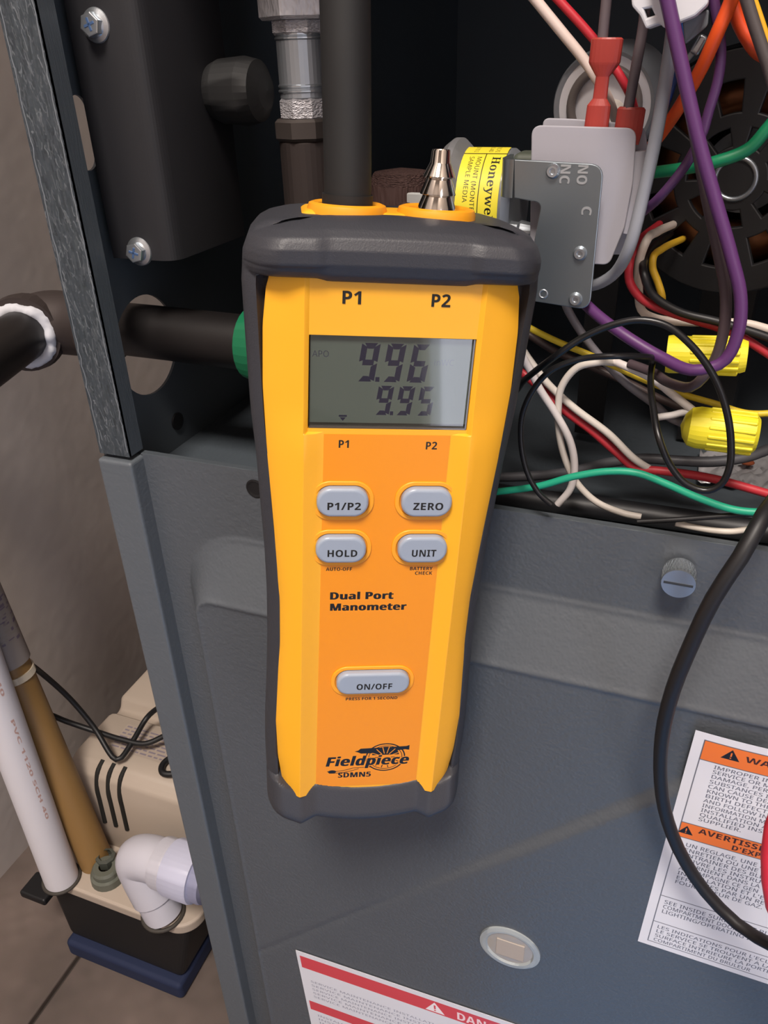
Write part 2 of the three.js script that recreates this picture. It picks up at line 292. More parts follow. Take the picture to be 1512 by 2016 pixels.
{
  const w = 0.17, h = 0.105, S = 7000;
  const tex = canvasTex(Math.round(w * S), Math.round(h * S), (x, cw, ch) => {
    x.fillStyle = '#dcdce2'; x.fillRect(0, 0, cw, ch); const red = '#cf4750';
    x.fillStyle = red; x.fillRect(14, 26, cw - 28, 76); tri(x, 560, 68, 34, '#f0e6e8', red); x.fillStyle = '#f2d6d8'; fitText(x, 'DANGER', 640, 860, 92, 46);
    x.fillStyle = '#8c8e9c'; for (let i = 0; i < 5; i++) fitText(x, 'SERVICE MAINTENANCE INSTALLATION', 40, 600 + (i % 2) * 60, 190 + i * 26, 15, 'normal');
    x.fillStyle = red; x.fillRect(14, 330, cw - 28, 62); x.fillStyle = '#8c8e9c'; for (let i = 0; i < 8; i++) fitText(x, 'INSTALLATION MAINTENANCE SERVICE', 40, 620 + (i % 3) * 60, 430 + i * 26, 15, 'normal');
  });
  const t = thing('danger_label', 'white danger label with red bands low on the grey door', 'label', [-0.1427 + w / 2, 0.2605 - h / 2, ZB + 0.0005]); t.rotation.z = 0.05;
  const sheet = mesh('paper_back', box(-w / 2, w / 2, -h / 2, h / 2, -0.0002, 0), std(0xd8d8de, 0.7), t);
  const g = new THREE.PlaneGeometry(w, h); g.translate(0, 0, 0.0001); mesh('printed_face', g, new THREE.MeshStandardMaterial({ map: tex, roughness: 0.45 }), t);
}

// ------------------------------------------------------------------ the meter
const mRight = V(0.89, -0.0883, -0.4473).normalize(), mUp = V(0.0564, 0.9949, -0.0842); mUp.addScaledVector(mRight, -mUp.dot(mRight)).normalize();
const mN = mRight.clone().cross(mUp), mO = V(-0.0692, 0.6059, 0.0364);
const meter = thing('manometer', 'yellow handheld dual port pressure meter in a dark rubber boot', 'meter', [mO.x, mO.y, mO.z]);
meter.quaternion.setFromRotationMatrix(new THREE.Matrix4().makeBasis(mRight, mUp, mN));
const toWorld = (x, y, z) => V(x / 1000, y / 1000, z / 1000).applyQuaternion(meter.quaternion).add(meter.position);
const mm = (name, geo, mat, parent = meter) => mesh(name, geo.scale(0.001, 0.001, 0.001), mat, parent);
const yW = y => lin(y, [[-147, 28], [-142, 29.0], [-132, 30.3], [-117, 30.9], [-100, 30.2], [-85, 29.6], [-70, 29.6], [-58, 30.2], [-45, 31.0], [-22, 32.7], [-2, 33.7], [14, 33.5], [23, 32.6], [27, 31.5]]);
const bW = y => lin(y, [[-171, 24], [-168.5, 29], [-165, 31.6], [-160, 33], [-150, 34.1], [-130, 34.7], [-118, 34.6], [-100, 33.9], [-85, 33.5], [-70, 33.5], [-55, 34.0], [-40, 35.0], [-24, 36.0], [-10, 37.3], [10, 38.3], [24, 38.9], [33, 38.3], [37, 37.0], [39.5, 35.2], [41.2, 32.5], [42.2, 28.5]]);
{
  const half = [8, 16, 17.45, 17.7, 19.5, 21.65, 21.8, 22.75, 23.05, 25, 27];
  const cols = [...half.slice().reverse().map(v => -v), 0, ...half], OUT = [0.25, 0.5, 0.75, 0.9, 0.97, 1];
  let ys = [12.25, 12.4, -12.85, -13, -13.9, -14.3]; for (let y = 27; y >= -147.1; y -= 2) ys.push(y); ys.sort((a, b) => b - a);
  const z = (x, y, w) => {
    const a = Math.abs(x), low = sm(-6, -20, y), rh = 0.9 + 0.9 * low, foot = 17.6 + (22.0 - 17.6) * (1 - sm(-13.9, -14.3, y));
    if (a <= 21.7 && y < 12.3 && y > -12.95) return -2.4;
    if (a < foot) return y > 12.3 ? 0.25 * sm(12, 25, y) : 0;
    if (a < 22.9) return rh * (a - foot) / Math.max(0.3, 22.9 - foot);
    const t = (a - 22.9) / (w - 22.9); return rh - (rh + 3.2) * (0.75 * t + 0.25 * Math.pow(t, 5));
  };
  const pos = [], idx = []; let n = 0;
  for (const y of ys) {
    const w = yW(y), row = [];
    const o = OUT.map(f => 27 + (w - 27) * f); for (const v of [...o].reverse()) row.push(-v); row.push(...cols); row.push(...o);
    n = row.length + 2; pos.push(-w, y, -9); for (const x of row) pos.push(x, y, z(x, y, w)); pos.push(w, y, -9);
  }
  for (let j = 0; j + 1 < ys.length; j++) for (let i = 0; i + 1 < n; i++) { const a = j * n + i; idx.push(a, a + n, a + 1, a + 1, a + n, a + n + 1); }
  const g = new THREE.BufferGeometry(); g.setAttribute('position', new THREE.Float32BufferAttribute(pos, 3)); g.setIndex(idx);
  mm('front_case', toCreasedNormals(g, 0.35), M.yellowCase);
}
{ // rubber boot: a closed loft with raised caps at both ends
  const ys = []; for (let y = 42.2; y > 24; y -= 0.35) ys.push(y); for (let y = 24; y > -140; y -= 4) ys.push(y); for (let y = -140; y > -171; y -= 0.4) ys.push(y); ys.push(-171);
  const NF = 72, fx = []; for (let i = 0; i <= NF; i++) { const t = i / NF * 2 - 1; fx.push(Math.sin(t * Math.PI / 2) * 0.35 + t * 0.65); }
  const yb = x => { const a = Math.abs(x); return a < 17.4 ? -142 - 2.6 * (1 - (x / 17.4) ** 2) : a < 22.4 ? -142 - 3.6 * (a - 17.4) / 5 : a < 30 ? -145.6 + 4.2 * (a - 22.4) / 7.6 : -141.4; };
  const top = [[24.9, -5], [25.7, -0.5], [26.4, 1.6], [28, 2.9], [31, 4.0], [34.5, 4.3], [37.5, 3.2], [39.5, 0.8], [41, -2.2], [42.2, -6]];
  const bot = [[-29.5, -21], [-26.5, -14], [-23, -8], [-19, -3.5], [-14.6, 1.2], [-12.6, 3.1], [-11.2, 3.6], [-9.8, 3.4], [-6, 2.2], [-1.5, 0.7], [-0.6, 0.2], [0, -1.5], [0.6, -5]];
  const zf = (x, y, w) => {
    const a = Math.abs(x), s = w - a; let v = s < 4 ? -9 + 6.2 * Math.sqrt(Math.max(0, s) / 4) : s < 4.8 ? -2.8 - 4 * (s - 4) / 0.8 : -6.8;
    if (y > 24.9) { const sh = sm(17, 20.5, a), yy = y + (a > 17 ? 0.9 * sh : 0) * (y < 30 ? -1 : 0); const e = Math.max(0, 1 - s / 9); v = Math.max(v, lin(yy, top) + 0.9 * sh * sm(25.5, 27, y) * (1 - sm(36, 41, y)) - 9 * e * e * e - 3 * e); }
    if (y < -138) { const dy = y - yb(x); const e = Math.max(0, 1 - s / 7); if (dy < 0.6) v = Math.max(v, lin(dy, bot) - 8 * e * e * e); if (dy < -12) v = lin(dy, bot) - 8 * e * e * e; }
    return v;
  };
  const squash = y => y > 24.9 ? 24.9 + (y - 24.9) * 0.86 : y;
  const pos = [], idx = []; let n = 0;
  for (const y of ys) {
    const w = bW(y), loop = [];
    for (const f of fx) loop.push([f * w, zf(f * w, y, w)]);
    const b = -36; for (const [k, q] of [[1, -14], [1.0, -24], [0.985, -31], [0.94, -34.5], [0.85, b], [0.4, b]]) loop.push([w * k, q]);
    for (const [k, q] of [[0.4, b], [0.85, b], [0.94, -34.5], [0.985, -31], [1.0, -24], [1, -14]]) loop.push([-w * k, q]);
    n = loop.length; const bow = y > 24 ? 1.0 : 0;
    for (const [x, q] of loop) pos.push(x, squash(y) + bow * sm(24, 42, y) * (1 - (x / w) ** 2), q);
  }
  for (let j = 0; j + 1 < ys.length; j++) for (let i = 0; i < n; i++) { const a = j * n + i, b = j * n + (i + 1) % n; idx.push(a, a + n, b, b, a + n, b + n); }
  for (const [j, flip] of [[0, false], [ys.length - 1, true]]) { const c = pos.length / 3; pos.push(0, squash(ys[j]) + (j ? 0 : 0.4), -20); for (let i = 0; i < n; i++) { const a = j * n + i, b = j * n + (i + 1) % n; idx.push(...(flip ? [a, c, b] : [a, b, c])); } }
  const g = new THREE.BufferGeometry(); g.setAttribute('position', new THREE.Float32BufferAttribute(pos, 3)); g.setIndex(idx);
  const gg = toCreasedNormals(g, 0.9); const uv = []; for (let i = 0; i < gg.attributes.position.count; i++) uv.push(gg.attributes.position.getX(i) / 20, gg.attributes.position.getY(i) / 20); gg.setAttribute('uv', new THREE.Float32BufferAttribute(uv, 2));
  mm('rubber_boot', gg, M.boot).userData.label = 'dark grey rubber boot wrapped round the meter';
}
{ // printed label down the middle
  const w = 34.8, h = 129.6, S = 15.6, X = v => (v + 17.4) * S, Y = v => (-14.5 - v) * S, ink = '#16130f';
  const tex = canvasTex(Math.round(w * S), Math.round(h * S), (x, cw, ch) => {
    x.fillStyle = '#e88f12'; x.fillRect(0, 0, cw, ch); x.fillStyle = ink;
    fitText(x, 'P1', X(-13.6), X(-10.1), Y(-18.4), 2.2 * S); fitText(x, 'P2', X(10.5), X(14), Y(-18.6), 2.2 * S);
    fitText(x, 'AUTO-OFF', X(-15.9), X(-8.1), Y(-57.5), 1.15 * S); fitText(x, 'BATTERY', X(9), X(16), Y(-57.5), 1.15 * S); fitText(x, 'CHECK', X(10.7), X(16), Y(-59.1), 1.15 * S);
    for (const o of [-2, 0, 2]) { fitText(x, 'Dual Port', X(-14.7) + o, X(4.8) + o, Y(-67.6), 2.6 * S); fitText(x, 'Manometer', X(-14.6) + o, X(9) + o, Y(-71.6), 2.6 * S); }
    fitText(x, 'PRESS FOR 1 SECOND', X(-8.5), X(8.6), Y(-106.5), 1.15 * S);
    // gun and wheel emblem
    x.lineCap = 'round';
    x.beginPath(); x.moveTo(X(-4.6), Y(-128.6)); x.lineTo(X(-3.4), Y(-128.2)); x.lineTo(X(-2.6), Y(-127.4)); x.lineTo(X(13), Y(-126.9)); x.lineTo(X(14), Y(-126.5)); x.lineTo(X(14), Y(-128.6)); x.lineTo(X(12.6), Y(-128.3)); x.lineTo(X(4), Y(-129.6)); x.lineTo(X(-2.4), Y(-129.6)); x.lineTo(X(-3.4), Y(-129)); x.closePath(); x.fill();
    x.beginPath(); x.ellipse(X(6), Y(-130.5), 4.6 * S, 3.6 * S, 0, Math.PI, 2 * Math.PI); x.fill();
    x.strokeStyle = ink; x.lineWidth = 0.45 * S; x.beginPath(); x.ellipse(X(6), Y(-131.6), 6.6 * S, 6.0 * S, 0, 0, 2 * Math.PI); x.stroke();
    x.lineWidth = 0.22 * S; x.beginPath(); x.ellipse(X(6), Y(-131.6), 5.7 * S, 5.1 * S, 0, 0, 2 * Math.PI); x.stroke();
    for (let i = 0; i < 14; i++) { const a = i / 14 * Math.PI * 2; x.lineWidth = 0.3 * S; x.strokeStyle = Math.sin(a) < 0 ? '#e88f12' : ink; x.beginPath(); x.moveTo(X(6 + 2 * Math.cos(a)), Y(-131.6 - 1.8 * Math.sin(a))); x.lineTo(X(6 + 5 * Math.cos(a)), Y(-131.6 - 4.6 * Math.sin(a))); x.stroke(); }
    x.strokeStyle = ink; x.lineWidth = 0.22 * S; x.beginPath(); x.moveTo(X(-13.6), Y(-137.2)); x.quadraticCurveTo(X(-9), Y(-137.6), X(-5), Y(-136)); x.lineTo(X(1), Y(-135.8)); x.stroke(); x.beginPath(); x.moveTo(X(-13), Y(-138)); x.quadraticCurveTo(X(-8), Y(-138.4), X(-3), Y(-136.4)); x.stroke(); x.beginPath(); x.ellipse(X(-12), Y(-137.4), 1.4 * S, 0.7 * S, 0, 0, 7); x.fill();
    const word = (dx, dy) => { x.save(); x.transform(1, 0, -0.2, 1, X(-14.6) + dx, Y(-134.9) + dy); fitText(x, 'Fieldpiece', 0, 28.6 * S, 0, 4.1 * S); x.restore(); };
    x.fillStyle = '#e88f12'; for (const [a, b] of [[-6, 0], [6, 0], [0, -6], [0, 6]]) word(a, b);
    x.fillStyle = ink; for (const o of [-2.5, 0, 2.5]) word(o, 0);
    for (const o of [-1, 1]) fitText(x, 'SDMN5', X(-10) + o, X(1.5) + o, Y(-140.2), 2.2 * S);
  });
  const g = new THREE.PlaneGeometry(w, h); g.translate(0, -14.5 - h / 2, 0.12); mm('front_label', g, new THREE.MeshStandardMaterial({ map: tex, roughness: 0.4 })).userData.label = 'orange face label with black lettering and emblem';
  for (const [s, x0, x1, y] of [['P1', -13.6, -8.9, 20.5], ['P2', 9.0, 13.9, 20.5]]) mm('port_lettering', textGeo(s, x0, x1, y, 3.2, 0.03).translate(0, 0, 0.3), M.print);
}
{ // display
  const S = 23, w = 43.3, h = 25.2;
  const seg = { 0: 'abcdef', 5: 'afgcd', 6: 'afgecd', 9: 'abcdfg' };
  const tex = canvasTex(Math.round(w * S), Math.round(h * S), (x, cw, ch) => {
    x.fillStyle = '#4c5650'; x.fillRect(0, 0, cw, ch); const ink = '#12172e';
    const digit = (d, X0, Y0, W_, H_, t) => {
      x.save(); x.transform(1, 0, -0.13, 1, X0 * S + 0.13 * H_ * S, Y0 * S); x.fillStyle = ink; const wv = W_ * S, hv = H_ * S, tk = t * S, m = 0.18 * S;
      const hz = y => { x.beginPath(); x.moveTo(m + tk * 0.35, y); x.lineTo(wv - m - tk * 0.35, y); x.lineTo(wv - m - tk, y + (y > hv * 0.7 ? -tk : tk)); x.lineTo(m + tk, y + (y > hv * 0.7 ? -tk : tk)); x.fill(); };
      const vt = (px, y0, y1, right) => { x.beginPath(); x.moveTo(px, y0 + m); x.lineTo(px + (right ? -tk : tk), y0 + m + tk * 0.6); x.lineTo(px + (right ? -tk : tk), y1 - m - tk * 0.4); x.lineTo(px, y1 - m); x.fill(); };
      for (const k of seg[d]) { if (k === 'a') hz(0); if (k === 'd') hz(hv); if (k === 'g') x.fillRect(m + tk * 0.5, hv / 2 - tk / 2, wv - 2 * m - tk, tk); if (k === 'f') vt(0, 0, hv / 2, false); if (k === 'e') vt(0, hv / 2, hv, false); if (k === 'b') vt(wv, 0, hv / 2, true); if (k === 'c') vt(wv, hv / 2, hv, true); }
      x.restore();
    };
    [9, 9, 6].forEach((d, i) => digit(d, 12.2 + i * 6.9, 1.7, 4.9, 10.6, 1.55)); x.fillStyle = ink; x.fillRect(17.5 * S, 11.0 * S, 1.1 * S, 1.3 * S);
    [9, 9, 5].forEach((d, i) => digit(d, 17.5 + i * 5.8, 13.4, 4.2, 8.4, 1.3)); x.fillRect(22.0 * S, 20.7 * S, 0.9 * S, 1.1 * S);
    x.fillStyle = 'rgba(38,44,60,0.85)'; fitText(x, 'APO', 0.5 * S, 5.0 * S, 5.8 * S, 1.7 * S, 'normal'); x.fillStyle = 'rgba(60,68,80,0.7)'; fitText(x, 'inWC', 33 * S, 38.6 * S, 7.4 * S, 1.7 * S, 'normal');
    x.fillStyle = ink; x.fillRect(8.0 * S, 22.0 * S, 2.2 * S, 0.5 * S); x.beginPath(); x.moveTo(8.3 * S, 22.7 * S); x.lineTo(9.9 * S, 22.7 * S); x.lineTo(9.1 * S, 23.7 * S); x.fill();
    x.fillStyle = '#20231f'; x.fillRect(0, 24.2 * S, cw, S);
  });
  const d = mm('display', new RoundedBoxGeometry(w, h, 1.2, 2, 0.3).translate(0, -0.3, -1.9), std(0x2a2a28, 0.4)); d.userData.label = 'grey green liquid crystal display reading 9.96 over 9.95';
  const g = new THREE.PlaneGeometry(w - 0.6, h - 0.6); g.translate(0, -0.3, -1.27); mm('reading', g, new THREE.MeshPhysicalMaterial({ map: tex, roughness: 0.06, ior: 1.75, clearcoat: 1, clearcoatRoughness: 0.02 }), d);
  mm('window_edge', mergeGeometries([box(-21.5, 21.5, -12.95, -12.5, -1.3, -0.3), box(21.2, 21.6, -12.9, 12.2, -1.3, -0.3)]), new THREE.MeshPhysicalMaterial({ color: 0x4a4540, roughness: 0.15, clearcoat: 1 }), d);
}
{ // keys, each in a raised rim
  const keys = [['P1/P2', -11.8, -34.2, 14.6, 8.9, 9.4], ['ZERO', 12.1, -34.2, 14.6, 8.9, 8.6], ['HOLD', -11.8, -49.4, 14.6, 8.7, 8.6], ['UNIT', 12.1, -49.5, 14.6, 8.7, 7.2], ['ON/OFF', 0, -98.3, 23.4, 8.3, 11.4]];
  for (const [s, x, y, w, h, tw] of keys) {
    const k = mm('button', extrude(roundedShape(w, h, h / 2 - 0.3), 1.3, 1.0, 5, 10).translate(x, y, 0.2), M.key); k.userData.label = `grey rubber button marked ${s}`;
    mm('lettering', textGeo(s, x - tw / 2 + 0.4, x + tw / 2 + 0.4, y - 2.0, 2.3, 0.04).translate(0, 0, 2.5), M.print, k);
    const o = roundedShape(w + 3.4, h + 3.2, h / 2 + 1.2); o.holes.push(roundedShape(w + 0.7, h + 0.7, h / 2)); mm('button_rim', extrude(o, 0.25, 0.28, 3, 10).translate(x, y - 0.2, 0.05), M.orangeRim);
  }
}
const PX = 11.8, PZ = -19;
for (const s of [-1, 1]) { // port cups
  mm('port_cup', lathe([[5.0, 34], [6.9, 38], [7.2, 41.0], [7.7, 42.0], [8.9, 42.5], [10.0, 42.1], [10.4, 41.0], [10.4, 34]], 48).translate(s * PX, 0, PZ), M.orangeRim).userData.label = 'orange cup round a pressure port';
  mm('port_base', lathe([[0, 38.6], [7, 38.6]], 32).translate(s * PX, 0, PZ), M.yellowCase);
}
mm('back_shell', new RoundedBoxGeometry(46, 8, 20, 3, 3).translate(-1.5, 36.8, -22), M.yellowCase).userData.label = 'orange top of the case between the ports';
mm('barbed_port', lathe([[0, 55.8], [1.3, 55.8], [1.5, 56.3], [2.2, 56.3], [2.4, 55.9], [2.6, 53.2], [2.8, 52.9], [4.2, 49.9], [4.15, 49.6], [3.3, 49.4], [4.7, 45.8], [4.65, 45.5], [3.9, 45.3], [5.3, 41.6], [5.3, 39.6], [5.7, 38.6], [5.7, 34]], 40).translate(PX, 0, PZ), M.chrome).userData.label = 'polished metal hose barb with three steps';

// ------------------------------------------------------------------ hose on the first port
{
  const p = [];
  for (const [x, y, z] of [[-PX, 38.8, PZ], [-PX, 44, PZ], [-PX - 0.6, 60, PZ - 1], [-PX - 1.6, 80, PZ - 2], [-PX - 2.6, 102, PZ - 4], [-PX - 3.2, 116, PZ - 9]]) p.push(toWorld(x, y, z));
  const ux = at(604, 300, -0.075).x, uy = at(592, -60, -0.075).y + 0.02; p.push(V(ux + 0.012, uy + 0.030, -0.035), V(ux + 0.002, uy + 0.028, -0.066), V(ux, uy + 0.012, -0.0745), V(ux, uy - 0.004, -0.075));
  const t = thing('rubber_hose', 'black rubber hose pushed onto the first port of the meter', 'hose');
  mesh('hose_wall', capTube(p, 0.0061, 28, 70), M.rubber, t);
  const q = [toWorld(-PX, 39.2, PZ), toWorld(-PX, 44.5, PZ)]; mesh('hose_end', capTube(q, 0.0066, 28, 4), M.rubber, t);
}

// ------------------------------------------------------------------ black bracket with two screws inside the compartment
{
  const zf = -0.022, a = at(138, 69, zf).x, b = at(308, 270, zf).x, yb = at(290, 512, zf).y;
  const t = thing('mounting_channel', 'black metal channel on the left inside the burner compartment', 'bracket', [a, yb, zf]);
  const w = b - a, h = 0.86 - 0.004 - yb;
  const pr = [[0, 0, 0.0003], [w, 0, 0.007], [w, -0.05, 0.0003], [w - 0.0016, -0.05, 0.0003], [w - 0.0016, -0.0016, 0.0055], [0, -0.0016, 0.0003]];
  const wg = extrude(polyShape(pr.map(([x, z, r]) => [x, -z, r])), h, 0, 1, 10); wg.rotateX(-Math.PI / 2); wg.scale(1, 1, -1); const wi = wg.attributes.position.array; for (let i = 0; i < wi.length; i += 9) for (let k = 0; k < 3; k++) { const q = wi[i + 3 + k]; wi[i + 3 + k] = wi[i + 6 + k]; wi[i + 6 + k] = q; }
  wg.scale(1, 1, -1); for (let i = 0; i < wi.length; i += 9) for (let k = 0; k < 3; k++) { const q = wi[i + 3 + k]; wi[i + 3 + k] = wi[i + 6 + k]; wi[i + 6 + k] = q; }
  mesh('web', toCreasedNormals(wg, 0.6), M.blackMetal, t);
  [[190, 50], [275, 495]].forEach(([px, py], i) => {
    const p = at(px, py, zf), s = thing('hex_screw', i ? 'zinc hex washer screw at the bottom of the black channel' : 'zinc hex washer screw high on the black channel', 'screw', [p.x, p.y, zf], 'channel screws');
    s.rotation.set(-0.05, 0.06, 0.3 + i);
    mesh('washer', lathe([[0, 0.0022], [0.0030, 0.0022], [0.0036, 0.0014], [0.0048, 0.0007], [0.0050, 0.0003], [0.0050, -0.0005]], 40).rotateX(Math.PI / 2), M.zinc, s);
    const hx = roundedShape(0.001, 0.001, 0.0002); const sh = new THREE.Shape(); for (let k = 0; k < 6; k++) { const q = k * Math.PI / 3; k ? sh.lineTo(Math.cos(q) * 0.0036, Math.sin(q) * 0.0036) : sh.moveTo(0.0036, 0); } sh.closePath();
    mesh('hex_head', extrude(sh, 0.0026, 0.0004, 2).translate(0, 0, 0.001), M.zinc, s);
    const cr = mesh('cross_slot', mergeGeometries([box(-0.0019, 0.0019, -0.0004, 0.0004, 0.0037, 0.0042, 0.0001), box(-0.0004, 0.0004, -0.0019, 0.0019, 0.0037, 0.0042, 0.0001)]), std(0x5b78a6, 0.4, 0.6), s); cr.userData.label = 'bluish cross slot';
  });
  const k = at(478, 180, -0.062), kn = thing('rubber_bumper', 'black round rubber bumper on the right of the black channel', 'bumper', [k.x, k.y, k.z]);
  mesh('body', lathe([[0, -0.012], [0.009, -0.012], [0.0105, -0.008], [0.0112, 0.002], [0.010, 0.007], [0.006, 0.0095], [0, 0.010]], 32).rotateZ(-Math.PI / 2), M.rubber, kn);
  mesh('stem', new THREE.CylinderGeometry(0.004, 0.004, 0.02, 16).rotateZ(Math.PI / 2).translate(-0.02, 0, 0), M.black, kn);
}
// ------------------------------------------------------------------ gas pipe through the side
{
  const z = -0.038, y = at(360, 658, z).y, t = thing('gas_pipe', 'black iron gas pipe passing through the round hole', 'pipe');
  const e = at(478, 672, z).x + 0.002;
  mesh('pipe_run', capTube([V(-0.246, y, z), V(-0.2, y - 0.0003, z), V(e, y - 0.001, z)], 0.0107, 28, 8), M.ironPipe, t);
  const ux = at(604, 300, -0.075).x; mesh('pipe_run', capTube([V(e - 0.002, y - 0.001, z), V(e + 0.006, y - 0.001, z), V(ux - 0.001, y - 0.001, z - 0.006), V(ux, y - 0.001, -0.058), V(ux, y - 0.001, -0.074)], 0.0105, 28, 24), M.ironPipe, t);
  // elbow outside the cabinet turning towards the room
  const P0 = at(52, 655, -0.024), E = at(-90, 752, 0.035), dir = E.clone().sub(P0).normalize();
  const el = [V(-0.222, y, z), V(-0.238, y, z), V(-0.249, y + 0.0005, z + 0.003), P0.clone().addScaledVector(dir, -0.008), P0];
  const eb = mesh('elbow', capTube(el, 0.0132, 28, 24), M.iron, t);
  const turn = (g, p, d) => { g.applyQuaternion(new THREE.Quaternion().setFromUnitVectors(V(0, 1, 0), d)); return g.translate(p.x, p.y, p.z); };
  const bead = (p, d, r) => turn(lathe([[r * 0.8, -0.005], [r, -0.005], [r * 1.04, 0], [r, 0.004], [r * 0.7, 0.004]], 32), p, d);
  mesh('elbow_rim', bead(P0, dir, 0.0152), M.iron, eb); mesh('elbow_rim', bead(V(-0.224, y, z), V(1, 0, 0), 0.0148), M.iron, eb);
  mesh('stub_pipe', capTube([P0.clone().addScaledVector(dir, -0.004), P0.clone().lerp(E, 0.5), E], 0.0102, 28, 8), M.ironPipe, t);
  const dg = new THREE.TorusGeometry(0.0112, 0.0023, 12, 90).rotateX(Math.PI / 2), dp = dg.attributes.position;
  for (let i = 0; i < dp.count; i++) { const x = dp.getX(i), y0 = dp.getY(i), z0 = dp.getZ(i), a = Math.atan2(z0, x), k = 1 + 0.12 * (n16(a * 2.5 + 8, 3) - 0.5) + 0.06 * (n64(a * 9 + 30, y0 * 900) - 0.5); dp.setXYZ(i, x * k, y0 * (0.7 + 0.9 * n16(a * 3 + 20, 7)) + 0.0042, z0 * k); } dg.computeVertexNormals();
  mesh('thread_sealant', turn(dg, P0, dir), std(0xbfc0c6, 0.7), t).userData.label = 'white pipe dope smeared round the thread';
  const g = at(484, 675, z), v = thing('valve_collar', 'green plastic collar on the gas pipe behind the meter', 'collar', [g.x + 0.008, y - 0.001, z]);
  mesh('collar_body', lathe([[0.0108, -0.006], [0.0135, -0.006], [0.0145, -0.002], [0.0145, 0.01], [0.0108, 0.012]], 28).rotateZ(-Math.PI / 2), std(0x0f6a45, 0.5), v);
}
// ------------------------------------------------------------------ vertical union behind the hose
{
  const z = -0.075, p = at(604, 300, z), t = thing('pipe_union', 'grey metal pipe union standing on an iron fitting behind the hose', 'pipe fitting', [p.x, 0, z]);
  const Y = (px, py) => at(px, py, z).y, k = viewDepth(p) / F;
  const seg = (name, y0, y1, r, mat, n = 32, bev = 0.0006) => { const g = lathe([[0, y0], [r - bev, y0], [r, y0 + bev], [r, y1 - bev], [r - bev, y1], [0, y1]], n); return mesh(name, g, mat, t); };
  const white = std(0xb9b7bb, 0.5, 0.35, { bumpMap: grainBump, bumpScale: 0.0006 }), ys = [420, 275, 232, 192, 66, 36, -60].map((v, i) => Y(600 - (v < 200 ? 8 : 0), v));
  seg('iron_body', SHELF + 0.001, ys[1], 52 * k, M.iron, 32);
  seg('iron_nut', ys[1], ys[2], 60 * k, std(0x4a4340, 0.55, 0.5), 8, 0.001);
  seg('lower_collar', ys[2] - 0.0005, ys[3], 47 * k, white, 8, 0.0008);
  seg('tube', ys[3] - 0.0005, ys[4], 43 * k, M.zincRough);
  for (const f of [0.08, 0.16, 0.9, 0.96]) seg('tube_ring', ys[3] + (ys[4] - ys[3]) * f, ys[3] + (ys[4] - ys[3]) * f + 0.0012, 45.5 * k, M.zinc, 32, 0.0004);
  seg('upper_collar', ys[4] - 0.0005, ys[5], 50 * k, white, 8, 0.0008);
  seg('block', ys[5] - 0.0005, ys[6] + 0.02, 70 * k, white, 6, 0.001);
}
{ // rusty fitting between the ports
  const t = thing('iron_tee', 'rusty brown iron fitting seen between the meter ports', 'pipe fitting', at(790, 372, -0.08).toArray());
  const rust = std(0x4a3430, 0.75, 0.2, { bumpMap: grainBump, bumpScale: 0.001 });
  mesh('tee_body', lathe([[0, SHELF - at(790, 372, -0.08).y], [0.0125, SHELF - at(790, 372, -0.08).y], [0.0125, 0.002], [0.0105, 0.006], [0, 0.0075]], 12), rust, t);
  mesh('side_branch', lathe([[0, -0.004], [0.0105, -0.004], [0.0115, 0], [0.0115, 0.012], [0.009, 0.014], [0, 0.014]], 8).rotateZ(-1.9).translate(0.004, -0.012, 0.006), rust, t);
  const c = thing('white_clip', 'small pale plastic clip beside the rusty fitting', 'clip', at(824, 388, -0.07).toArray());
  mesh('clip_tab', box(-0.0045, 0.0045, SHELF - at(824, 388, -0.07).y, 0.0015, -0.001, 0.001, 0.0006), std(0xb8bab8, 0.5), c);
}

